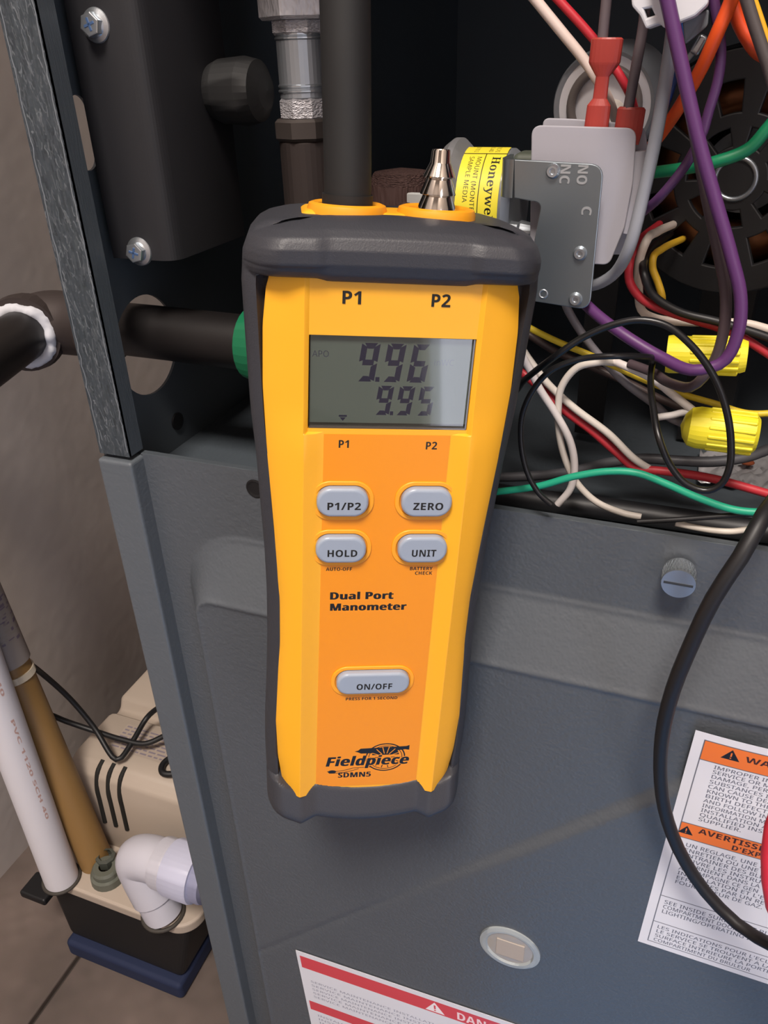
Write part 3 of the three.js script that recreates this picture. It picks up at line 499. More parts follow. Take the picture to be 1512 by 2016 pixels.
// ------------------------------------------------------------------ pressure switch: drum, bracket, insulator
{
  const c = at(990, 404, -0.052), t = thing('pressure_switch', 'round metal pressure switch with yellow label behind the meter', 'switch', [c.x, c.y, c.z]);
  const R = 0.0175;
  const X = g => g.rotateZ(-Math.PI / 2);
  mesh('diaphragm_flange', X(lathe([[0, -0.019], [R + 0.001, -0.019], [R + 0.0028, -0.0165], [R + 0.0028, -0.0145], [R + 0.001, -0.0125], [R, -0.0115]], 56)), std(0x6a6a6c, 0.6), t);
  mesh('drum', X(lathe([[R - 0.0002, -0.013], [R - 0.0002, 0.003], [R - 0.002, 0.0055], [0.007, 0.006], [0, 0.006]], 56)), M.zincRough, t);
  const tex = canvasTex(512, 1024, (x, w, h) => {
    x.fillStyle = '#e3d23a'; x.fillRect(0, 0, w, h); x.fillStyle = '#151510'; x.fillRect(0, 120, w, 10); x.fillRect(270, 130, 10, h);
    x.save(); x.translate(w, 0); x.rotate(Math.PI / 2); fitText(x, 'Honeywell', 160, 640, 150, 96, 'bold', 'serif'); fitText(x, 'MOUNT (MONTER)', 160, 600, 330, 54, 'normal'); fitText(x, 'SAMPLE MEDIA', 160, 500, 420, 54, 'normal'); x.restore();
    x.save(); x.translate(w, 0); x.rotate(Math.PI / 2); fitText(x, '"W.C. PSI', 5, 105, 150, 50, 'normal'); fitText(x, '0.40', 10, 100, 230, 50, 'normal'); fitText(x, '30 70 2', 5, 105, 400, 50, 'normal'); x.restore();
  });
  // sticker wrapped round the front of the drum
  const pos = [], uv = [], idx = [], N = 30, a0 = 1.5, a1 = -1.2;
  for (let i = 0; i <= N; i++) { const a = a0 + (a1 - a0) * i / N; for (const [x, u] of [[-0.0118, 0], [0.0022, 1]]) { pos.push(x, Math.sin(a) * (R + 0.0002), Math.cos(a) * (R + 0.0002)); uv.push(u, 1 - i / N); } }
  for (let i = 0; i < N; i++) { const a = i * 2; idx.push(a, a + 2, a + 1, a + 1, a + 2, a + 3); }
  const g = new THREE.BufferGeometry(); g.setAttribute('position', new THREE.Float32BufferAttribute(pos, 3)); g.setAttribute('uv', new THREE.Float32BufferAttribute(uv, 2)); g.setIndex(idx); g.computeVertexNormals();
  mesh('sticker', g, new THREE.MeshStandardMaterial({ map: tex, roughness: 0.45, side: THREE.DoubleSide }), t).userData.label = 'yellow sticker with black lettering';
  mesh('hose_nipple', X(lathe([[0, 0.004], [0.0035, 0.004], [0.003, 0.008], [0.0036, 0.009], [0.0026, 0.014], [0, 0.014]], 20)).rotateX(0.3).translate(0, -0.006, 0.012), M.zinc, t);
  mesh('support_post', box(-0.008, -0.002, SHELF - c.y, -R + 0.001, -0.004, 0.004, 0.001), M.black, t);
  mesh('mounting_ear', box(0.004, 0.012, 0.010, 0.0165, -0.004, 0.008, 0.002), std(0x4a4f44, 0.6), t);
}
{
  const z = -0.024, o = at(1125, 440, z), t = thing('switch_bracket', 'flat zinc bracket stamped NO, NC and C beside the meter', 'bracket', [o.x, o.y, z]);
  const L = (px, py) => { const p = at(px, py, z); return [p.x - o.x, p.y - o.y]; };
  const pts = [[1014, 313], [1190, 323], [1162, 609], [1030, 588], [1068, 398], [1014, 389]].map(q => L(...q));
  pts[0][2] = 0.0002; pts[1][2] = 0.004; pts[2][2] = 0.004; pts[3][2] = 0.003; pts[4][2] = 0.0022; pts[5][2] = 0.0002;
  const plateMat = std(0x8d969c, 0.34, 0.85, { bumpMap: grainBump, bumpScale: 0.0001 });
  mesh('plate', extrude(polyShape(pts), 0.0009, 0.00025, 2, 8), plateMat, t);
  const [ax, ay] = L(1014, 313), [bx, by] = L(1014, 389); // rolled tab on the left
  const tab = new THREE.Shape(); tab.moveTo(0, 0); tab.absarc(0, -0.0032, 0.0043, Math.PI / 2, Math.PI, false); tab.lineTo(-0.0043, -0.013); tab.lineTo(-0.0032, -0.013); tab.lineTo(-0.0032, -0.0032); tab.absarc(0, -0.0032, 0.0032, Math.PI, Math.PI / 2, true); tab.closePath();
  const tg = extrude(tab, ay - by, 0, 1, 8); tg.rotateX(-Math.PI / 2); tg.scale(1, 1, -1); tg.setIndex(null); tg.computeVertexNormals(); tg.translate(ax, by, 0);
  const fix = tg.attributes.position.array; for (let i = 0; i < fix.length; i += 9) for (let k = 0; k < 3; k++) { const q = fix[i + 3 + k]; fix[i + 3 + k] = fix[i + 6 + k]; fix[i + 6 + k] = q; } tg.computeVertexNormals(); mesh('rolled_tab', tg, plateMat, t);
  const em = std(0xc9ced2, 0.3, 0.7);
  const stamp = (s, px, py, wmm, hmm) => { const [x, y] = L(px, py), g = textGeo(s, -wmm / 2, wmm / 2, -hmm / 2, hmm, 0.25).scale(0.001, 0.001, 0.001); g.rotateZ(-Math.PI / 2 - 0.02); g.translate(x, y, 0.0011); mesh('stamped_lettering', g, em, t); };
  stamp('NC', 1114, 342, 5.0, 2.9); stamp('NO', 1148, 343, 5.0, 2.9); stamp('C', 1156, 414, 2.3, 2.9);
  for (const [px, py] of [[1090, 336], [1143, 497], [1134, 587]]) { const [x, y] = L(px, py); mesh('rivet', lathe([[0, 0.0004], [0.0007, 0.0004], [0.0009, 0.0012], [0.0015, 0.0013], [0.0019, 0.0008], [0.0021, 0]], 24).rotateX(Math.PI / 2).translate(x, y, 0.0011), M.zinc, t); }
  const [hx, hy] = L(1071, 577); mesh('hole_rim', new THREE.TorusGeometry(0.0012, 0.0003, 8, 20).translate(hx, hy, 0.0011), M.zinc, t);
}
{
  const z = -0.031, o = at(1150, 380, z), t = thing('insulator_guard', 'milky white folded plastic guard behind the zinc bracket', 'guard', [o.x, o.y, z]);
  const L = (px, py, zz) => { const p = at(px, py, zz); return [p.x - o.x, p.y - o.y]; };
  const pm = new THREE.MeshPhysicalMaterial({ color: 0xb9b7c0, roughness: 0.75, transmission: 0.3, thickness: 0 });
  const f = [[1048, 246], [1254, 252], [1246, 361], [1230, 447], [1200, 520], [1044, 514]].map(q => L(...q, z)); f[0][2] = 0.003; f[1][2] = 0.003; f[4][2] = 0.002; f[5][2] = 0.002;
  mesh('front_sheet', extrude(polyShape(f, 0.001), 0.0008, 0.0003, 2, 8), pm, t);
  const b = [[1070, 232], [1130, 234], [1270, 246], [1276, 300], [1262, 400], [1232, 500], [1064, 500]].map(q => L(...q, z - 0.007)); b[0][2] = 0.002; b[2][2] = 0.003;
  mesh('rear_sheet', extrude(polyShape(b, 0.001), 0.0008, 0.0003, 2, 8).translate(0, 0, -0.007), pm, t);
  const fold = L(1252, 300, z), f2 = L(1228, 460, z); mesh('fold', capTube([V(fold[0], fold[1], -0.003), V((fold[0] + f2[0]) / 2 + 0.001, (fold[1] + f2[1]) / 2, -0.003), V(f2[0], f2[1], -0.003)], 0.0028, 12), pm, t);
}
const redInsul = new THREE.MeshPhysicalMaterial({ color: 0xb04038, roughness: 0.4, transmission: 0.15, thickness: 0 });
{
  const z = -0.0335;
  const place = (px, py, label, prof, lean) => { const p = at(px, py, z), t = thing('spade_terminal', label, 'terminal', [p.x, p.y, p.z], 'red terminals'); mesh('insulation', lathe(prof, 20).scale(1, 1, 0.42).rotateZ(lean), redInsul, t); return t; };
  const k = viewDepth(at(1180, 200, z)) / F;
  place(1174, 250, 'tall red insulated terminal with narrow neck in the white guard', [[0, -24 * k], [23 * k, -24 * k], [24 * k, 0], [23 * k, 38 * k], [14 * k, 50 * k], [13 * k, 88 * k], [28 * k, 108 * k], [30 * k, 112 * k], [30 * k, 150 * k], [26 * k, 153 * k], [0, 153 * k]], -0.03);
  place(1236, 262, 'short red insulated terminal low in the white guard', [[0, -20 * k], [24 * k, -20 * k], [27 * k, 0], [27 * k, 42 * k], [23 * k, 46 * k], [0, 46 * k]], -0.04);
}
{ // round can behind
  const z = -0.075, c = at(1192, 208, z), t = thing('metal_can', 'silver round switch can behind the red terminals', 'switch', [c.x, c.y, z]); t.rotation.set(0.1, -0.15, 0);
  const k = viewDepth(c) / F;
  mesh('shell', lathe([[90 * k, 0.002], [98 * k, 0.0035], [102 * k, 0.002], [102 * k, -0.02], [0, -0.02]], 56).rotateX(Math.PI / 2), M.zincRough, t);
  mesh('face', lathe([[0, 0.0005], [60 * k, 0.0005], [72 * k, 0.0016], [90 * k, 0.002]], 56).rotateX(Math.PI / 2), std(0xd6d3d6, 0.5, 0.25), t);
  mesh('support_strap', box(-0.006, 0.006, SHELF - c.y + 0.002, 0, -0.0215, -0.02), M.black, t);
  mesh('brown_ring', new THREE.TorusGeometry(66 * k, 9 * k, 12, 48).translate(0, 0, 0.002), std(0x5b5350, 0.5), t);
  mesh('ceramic_post', lathe([[0, -0.001], [22 * k, -0.001], [22 * k, 0.006], [18 * k, 0.008], [0, 0.008]], 20).rotateX(Math.PI / 2).translate(18 * k, -10 * k, 0), std(0xd9cfc4, 0.6), t);
}
{ // nylon plug
  const z = -0.012, o = at(1320, 30, z), t = thing('nylon_connector', 'white nylon plug housing on the purple and blue wires', 'connector', [o.x, o.y, z - 0.008]);
  const L = (px, py) => { const p = at(px, py, z); return [p.x - o.x, p.y - o.y]; };
  const pts = [[1240, -60], [1244, 12], [1260, 30], [1272, 57], [1300, 47], [1308, 56], [1368, 32], [1394, 8], [1398, -60]].map(q => L(...q));
  const s = polyShape(pts, 0.0006), h = new THREE.Path(); const hp = [[1268, 18], [1283, 15], [1290, 30], [1274, 35]].map(q => L(...q)); hp.forEach((q, i) => i ? h.lineTo(...q) : h.moveTo(...q)); h.closePath(); s.holes.push(h);
  mesh('housing', extrude(s, 0.008, 0.0005, 2, 6), new THREE.MeshPhysicalMaterial({ color: 0xd9d9dd, roughness: 0.5, transmission: 0.1, thickness: 0 }), t);
  const lp = [[1340, 40], [1395, 14], [1392, 50], [1345, 88]].map(q => L(...q)); mesh('latch', extrude(polyShape(lp, 0.0008), 0.003, 0.0004, 2).translate(0, 0, -0.0045), std(0x6d747b, 0.5), t);
  const c = at(1376, 88, -0.03), sc = thing('bright_clip', 'small bright metal tab beside the orange wire', 'clip', c.toArray()); mesh('tab', box(-0.0013, 0.0013, -0.0024, 0.0024, -0.001, 0.001, 0.0009), M.zinc, sc); mesh('arm', box(-0.0008, 0.0008, -0.012, -0.001, -0.0016, -0.0006, 0.0003).rotateZ(-0.2), M.steel, sc); sc.rotation.z = -0.45;
}
{ // draft motor
  const z = -0.085, c = at(1450, 350, z), k = viewDepth(c) / F, t = thing('inducer_motor', 'black vented motor housing with copper windings at the right', 'motor', [c.x, c.y, z]); t.rotation.set(0.05, -0.2, 0);
  const s = new THREE.Shape(); s.absarc(0, 0, 225 * k, 0, Math.PI * 2);
  for (const [r0, r1, n, off] of [[118, 172, 11, 0.1], [60, 92, 7, 0.3]]) for (let i = 0; i < n; i++) { const a = off + i / n * Math.PI * 2, d = Math.PI * 0.52 / n, h = new THREE.Path(); h.absarc(0, 0, r1 * k, a - d, a + d, false); h.absarc(0, 0, r0 * k, a + d, a - d, true); h.closePath(); s.holes.push(h); }
  mesh('vent_cover', extrude(s, 0.0015, 0.0005, 2, 48), M.black, t);
  mesh('housing', lathe([[226 * k, 0], [232 * k, -0.003], [232 * k, -0.045], [0, -0.045]], 64).rotateX(Math.PI / 2), M.black, t);
  mesh('winding', new THREE.TorusGeometry(140 * k, 44 * k, 14, 48).translate(0, 0, -0.014), M.copper, t);
  mesh('rotor', lathe([[0, -0.012], [80 * k, -0.012], [84 * k, -0.02]], 40).rotateX(Math.PI / 2), M.steel, t);
  mesh('hub_ring', new THREE.TorusGeometry(38 * k, 5 * k, 8, 32).translate(0, 0, 0.002), M.steel, t);
  mesh('back_support', box(-0.01, 0.01, SHELF - c.y, 0, -0.04, -0.03), M.black, t);
}

// ------------------------------------------------------------------ wires
const wireMat = {};
function wire(name, label, color, pts, wpx, o = {}) {
  const key = color + '|' + (o.rough || 0.45); const mat = wireMat[key] || (wireMat[key] = std(color, o.rough || 0.45));
  let d = 0; const P = pts.map(([px, py, z]) => { let p = at(px, py, z); d += viewDepth(p); if (z <= -0.012 && p.y < SHELF + 0.0025) p = onY(px, py, SHELF + 0.0025); return p; });
  if (o.tail) for (const q of o.tail) P.push(V(...q)); if (o.head) for (const q of o.head) P.unshift(V(...q));
  const r = wpx / 2 * (d / pts.length) / F, a = P[0], b = P[P.length - 1], e0 = pts[0], e1 = pts[pts.length - 1];
  // beyond the picture a wire goes on: up into the cabinet, back behind the meter, or to the right side panel
  if (!o.head && e0[1] < 0) P.unshift(V(a.x + 0.004, TOP - 0.002, a.z - 0.05), V(a.x + 0.003, a.y + 0.06, a.z - 0.035), V(a.x + 0.002, a.y + 0.03, a.z - 0.012));
  if (!o.head && e0[0] > 1530) P.unshift(V(a.x + 0.022, a.y + 0.006, a.z - 0.06), V(a.x + 0.016, a.y + 0.003, a.z - 0.02));
  if (!o.head && e0[0] < 1050 && e0[1] > 600) P.unshift(V(a.x - 0.014, a.y, a.z - 0.014));
  if (!o.tail && e1[0] > 1515) P.push(V(b.x + 0.016, b.y + 0.003, b.z - 0.02), V(b.x + 0.022, b.y + 0.006, b.z - 0.06));
  const m = mesh(name, capTube(P, r, 10, Math.min(140, P.length * 9)), mat); return tag(m, label, o.category || 'wire', o.group);
}
const Z = (z, arr) => arr.map(p => [p[0], p[1], p[2] ?? z]);
wire('white_wire', 'cream wire slanting down behind the tall red terminal', 0xd9c6bd, Z(-0.045, [[1010, -60], [1055, 0], [1105, 62], [1150, 118], [1190, 180], [1212, 235, -0.06]]), 20);
wire('red_wire', 'red wire slanting down behind the tall red terminal', 0xc02a38, Z(-0.048, [[1040, -70], [1100, 0], [1150, 55], [1195, 110], [1235, 175], [1252, 225, -0.06]]), 17);
wire('brown_wire', 'dull brown wire crimped into the tall red terminal', 0x63585c, Z(-0.0335, [[1200, -60], [1194, 0], [1188, 60], [1183, 112]]), 21);
wire('brown_wire', 'dull brown wire crimped into the short red terminal', 0x5b5155, Z(-0.0335, [[1275, -60, -0.03], [1268, 40], [1256, 110], [1244, 175], [1234, 230]]), 21);
wire('grey_wire', 'light grey printed wire running down past the white guard', 0x8d9098, Z(-0.024, [[1335, -40], [1326, 50], [1312, 150], [1291, 270], [1265, 390], [1238, 490], [1208, 540, -0.03], [1165, 562, -0.035], [1120, 560, -0.038]]), 25);
wire('blue_wire', 'dark blue wire beside the nylon plug', 0x1d3f7c, Z(-0.03, [[1350, 20], [1345, 60], [1336, 120], [1318, 190], [1290, 260, -0.04], [1276, 300, -0.045]]), 13);
wire('purple_wire', 'thick purple wire hanging in a long loop over the yellow wire nut', 0x583064, Z(-0.008, [[1300, -70], [1314, 0], [1340, 120], [1374, 270], [1410, 400], [1440, 505], [1458, 585], [1453, 655], [1424, 712], [1366, 729], [1301, 703, -0.014], [1212, 648, -0.02], [1157, 603, -0.028], [1120, 560, -0.036]]), 25);
wire('dark_brown_wire', 'dark brown wire running beside the purple loop', 0x4a3d42, Z(-0.014, [[1300, -70, -0.016], [1316, 0, -0.016], [1342, 120, -0.016], [1366, 250, -0.016], [1392, 390], [1415, 500], [1429, 586], [1422, 665], [1401, 720], [1363, 761], [1319, 754, -0.02], [1282, 732, -0.03], [1240, 716, -0.035]]), 22);
wire('purple_wire', 'thinner purple wire curving behind the orange wire', 0x4d2b58, Z(-0.022, [[1395, -60], [1405, 0], [1415, 60], [1419, 110], [1413, 160], [1394, 224], [1384, 260], [1352, 322], [1302, 385], [1256, 425, -0.032]]), 20);
wire('orange_wire', 'orange wire slanting down behind the purple loop', 0xe8541c, Z(-0.018, [[1452, -40], [1440, 0], [1415, 58], [1381, 134, -0.022], [1336, 213, -0.03], [1308, 254, -0.036], [1262, 315, -0.048]]), 26);
wire('orange_wire', 'orange wire bending behind the brown wire at the right', 0xd8481a, Z(-0.024, [[1432, -50], [1442, 5], [1455, 45], [1478, 86], [1510, 115, -0.04], [1550, 130, -0.05]]), 26);
wire('brown_wire', 'greyish brown wire beside the thin yellow wire', 0x4e4746, Z(-0.012, [[1455, -60], [1470, 0], [1488, 58], [1512, 128], [1545, 220]]), 24);
wire('yellow_wire', 'thin yellow wire beside the greyish brown wire', 0xe0a823, Z(-0.016, [[1466, -50], [1484, 0], [1501, 50], [1516, 95], [1550, 180]]), 14);
wire('green_wire', 'dark green wire crossing behind the purple loop', 0x0c7a50, Z(-0.028, [[1560, 200], [1512, 252], [1474, 293], [1405, 320], [1350, 331, -0.032], [1284, 340, -0.038], [1240, 345, -0.046]]), 24);
wire('white_wire', 'cream wire bent in a square corner above the wire nuts', 0xcfc2b6, Z(-0.045, [[1330, 440, -0.092], [1295, 456, -0.062], [1272, 475], [1259, 512], [1257, 569], [1264, 612], [1291, 627], [1353, 634], [1412, 634], [1473, 638], [1512, 648], [1560, 660]]), 17);
wire('red_wire', 'red wire sweeping right under the cream square corner', 0xb02833, Z(-0.04, [[1300, 440, -0.09], [1256, 478, -0.055], [1240, 515], [1239, 552], [1255, 580], [1284, 601], [1370, 631], [1412, 644], [1467, 668], [1512, 696], [1550, 720]]), 17);
wire('black_wire', 'black wire sweeping right above the red wire', 0x1a1a1c, Z(-0.038, [[1320, 460, -0.092], [1276, 498, -0.06], [1268, 540], [1284, 579], [1336, 613], [1412, 633], [1470, 650], [1512, 664], [1550, 680]]), 16);
wire('yellow_wire', 'short yellow wire curling beside the motor', 0xd8ac2c, Z(-0.05, [[1345, 470, -0.092], [1304, 490, -0.06], [1286, 507], [1285, 528], [1295, 555], [1303, 582], [1300, 610, -0.06]]), 14);
wire('yellow_wire', 'long thin yellow wire lying across the compartment', 0xd4b92e, Z(-0.04, [[1010, 625], [1047, 648], [1112, 679], [1154, 696], [1212, 722], [1274, 750], [1336, 774], [1405, 794], [1467, 813], [1512, 814], [1560, 806]]), 13);
wire('grey_wire', 'grey wire slanting down to the lower yellow wire nut', 0x77747a, Z(-0.044, [[1112, 595], [1119, 612], [1147, 658], [1185, 706], [1233, 755], [1288, 796], [1318, 822], [1350, 836, -0.04]]), 16);
wire('brown_wire', 'dark brown wire lying under the long yellow wire', 0x3f3230, Z(-0.05, [[1030, 652], [1090, 690], [1160, 720], [1240, 755], [1310, 790], [1370, 815]]), 15);
wire('white_wire', 'short white wire running into the lower yellow wire nut', 0xd2cac6, Z(-0.036, [[1180, 702, -0.045], [1225, 718], [1288, 748], [1322, 775], [1362, 806], [1390, 830]]), 16);
wire('white_wire', 'printed white wire stub beside the lower yellow wire nut', 0xc9c4c2, Z(-0.036, [[1290, 822], [1320, 818], [1356, 811], [1390, 822]]), 14);
wire('white_wire', 'white wire looping down to the door edge', 0xcdc5bc, Z(-0.03, [[1210, 714, -0.04], [1178, 713], [1136, 724], [1106, 761], [1099, 803], [1102, 861], [1116, 913], [1136, 951], [1174, 988], [1225, 1010], [1262, 1018]]), 14);
wire('white_wire', 'white wire curling back under the green wire', 0xcfc8c6, Z(-0.028, [[1020, 690], [1040, 722], [1064, 768], [1095, 816], [1123, 871], [1131, 920], [1123, 962], [1098, 993]]), 15);
wire('white_wire', 'straight white wire slanting beside the red wire', 0xcdc5bc, Z(-0.036, [[1015, 670], [1040, 706], [1078, 755], [1130, 803], [1198, 854], [1247, 902], [1290, 930, -0.04]]), 15);
wire('red_wire', 'red wire slanting then running along the shelf', 0xb8303a, Z(-0.038, [[1030, 735], [1075, 775], [1109, 806], [1164, 847], [1212, 889], [1250, 920], [1302, 927], [1357, 934], [1415, 945], [1473, 961], [1512, 972], [1560, 985]]), 17);
wire('black_cable', 'thin black cable wound in a big loop over the wire nuts', 0x131315, Z(0.004, [[1005, 775, -0.02], [1033, 748, -0.012], [1095, 700], [1147, 665], [1205, 640], [1260, 630], [1312, 641], [1353, 672], [1388, 713], [1415, 761], [1432, 816], [1439, 871], [1436, 920], [1419, 954], [1391, 966], [1353, 954], [1322, 920], [1298, 865], [1286, 803, -0.004], [1281, 745, -0.015], [1287, 700, -0.025]]), 14, { rough: 0.35 });
wire('black_cable', 'thin black cable curving left around the white wires', 0x151517, Z(-0.004, [[1310, 712, -0.03], [1278, 703, -0.012], [1212, 701], [1147, 706], [1088, 727], [1054, 761], [1030, 810], [1025, 861], [1037, 927], [1061, 971], [1085, 993]]), 12, { rough: 0.35 });
wire('teal_wire', 'bright green wire arched along the top edge of the door', 0x1f9a78, Z(-0.013, [[940, 972], [980, 968], [1061, 957], [1130, 938], [1198, 928], [1253, 931], [1308, 951], [1370, 978], [1439, 1002], [1485, 1008], [1540, 1006]]), 15);
wire('grey_cable', 'thick dark grey cable lying on the shelf', 0x4c4c50, Z(-0.05, [[950, 935], [1060, 936], [1130, 927], [1198, 911], [1267, 903], [1336, 907], [1405, 909], [1473, 899], [1512, 885], [1570, 870]]), 21);
wire('black_wire', 'black wire lying along the door edge at the right', 0x18181a, Z(-0.014, [[1255, 1027], [1330, 1023], [1400, 1018], [1460, 1013], [1512, 1010], [1570, 1004]]), 11);
wire('white_wire', 'white wire tucked behind the door edge at the right', 0xcbc3b8, Z(-0.016, [[1330, 1030], [1366, 1038], [1410, 1045], [1446, 1046], [1485, 1038], [1530, 1020]]), 13);
wire('probe_cable', 'thick black cable hanging down in front of the grey door', 0x17171a, Z(0.026, [[1560, 940, 0.0], [1525, 985, 0.008], [1499, 1021, 0.016], [1467, 1082, 0.022], [1406, 1175, 0.026], [1357, 1277, 0.027], [1325, 1357, 0.027], [1305, 1438, 0.026], [1300, 1520, 0.024], [1310, 1600, 0.022], [1340, 1680, 0.021], [1390, 1757, 0.022], [1450, 1818, 0.026], [1512, 1858, 0.032], [1580, 1890, 0.04]]), 29, { category: 'cable', rough: 0.5, tail: [[0.14, 0.33, 0.08], [0.22, 0.2, 0.14], [0.30, 0.09, 0.2], [0.38, 0.076, 0.27], [0.5, 0.076, 0.34]] });
wire('red_lead', 'bright red rubber lead at the right over the warning label', 0xf0324a, Z(0.05, [[1590, 1540], [1545, 1580], [1524, 1640], [1519, 1720], [1532, 1800], [1565, 1860], [1600, 1890]]), 40, { category: 'cable', rough: 0.4, head: [[0.14, 0.47, 0.07], [0.21, 0.44, 0.09], [0.29, 0.3, 0.13], [0.36, 0.09, 0.2], [0.48, 0.077, 0.26]], tail: [[0.13, 0.35, 0.09], [0.2, 0.22, 0.16], [0.27, 0.09, 0.24], [0.36, 0.076, 0.34], [0.5, 0.076, 0.42]] });
{ // black sleeve on the shelf edge and crumpled foil
  const pts = [[960, 970], [1060, 985], [1180, 1000], [1320, 1020], [1460, 1040], [1580, 1056]].map(([x, y]) => onY(x, y, SHELF + 0.0045));
  const sl = tag(mesh('cable_sleeve', capTube(pts, 0.0042, 14, 50), std(0x1d1d20, 0.5)), 'black cable sleeve lying along the shelf edge', 'sleeve');
  const g = new THREE.PlaneGeometry(0.06, 0.03, 40, 20), p = g.attributes.position; const c = onY(1470, 930, SHELF + 0.004);
  for (let i = 0; i < p.count; i++) { const x = p.getX(i) * 300, y = p.getY(i) * 300; p.setZ(i, 0.006 * Math.abs(n16(x + 5, y + 3) - 0.5) + 0.0025 * n32(x * 2.3, y * 2.3)); }
  g.rotateX(-Math.PI / 2); g.computeVertexNormals();
  const ft = thing('foil_scrap', 'crumpled silver foil under the wires with a rust spot', 'foil', [c.x + 0.012, SHELF + 0.0005, c.z - 0.004]); mesh('foil_sheet', g, std(0xa8a6a8, 0.4, 0.4, { side: THREE.DoubleSide }), ft);
  mesh('rust_spot', new THREE.IcosahedronGeometry(0.0022, 2).scale(1.3, 0.5, 1).translate(-0.012, 0.0052, -0.002), std(0x7a3a1a, 0.9), ft);
}
{ // wire nuts
  const ym = std(0xe6d72e, 0.45);
  const nut = (label, px0, py0, px1, py1, w0, w1, z, dome) => {
    const a = at(px0, py0, z), b = at(px1, py1, z), k = viewDepth(a) / F, L = a.distanceTo(b), t = thing('wire_nut', label, 'wire nut', a.toArray(), 'yellow wire nuts');
    t.quaternion.setFromUnitVectors(V(0, 1, 0), b.clone().sub(a).normalize());
    const prof = dome ? [[0, -0.001], [w0 * 0.55, 0], [w0 * 0.9, L * 0.08], [w0, L * 0.2], [w0 * 0.98, L * 0.8], [w1, L * 0.95], [w1 * 0.8, L], [0, L]] : [[0, 0], [w0 * 0.96, 0], [w0, L * 0.05], [(w0 + w1) / 2, L * 0.5], [w1, L * 0.94], [w1 * 0.9, L], [0, L]];
    mesh('cap', lathe(prof.map(([r, y], i) => [r * (i && i < prof.length - 1 ? k / 2 : 0.5 * k), y]), 28), ym, t);
    const ribs = []; for (let i = 0; i < 14; i++) { const q = i / 14 * Math.PI * 2, r = (w0 + w1) / 4 * k; ribs.push(new RoundedBoxGeometry(0.0011, L * 0.62, 0.0012, 1, 0.0004).translate(0, L * (dome ? 0.64 : 0.6), r * 0.985).rotateY(q)); }
    ribs.forEach(g => mesh('rib', g, ym, t));
  };
  nut('yellow wire nut behind the purple loop, squared at its open end', 1313, 697, 1470, 702, 74, 64, -0.03, false);
  nut('yellow wire nut lying low, with a rounded end and ribbed cap', 1346, 838, 1492, 856, 82, 76, -0.024, true);
}

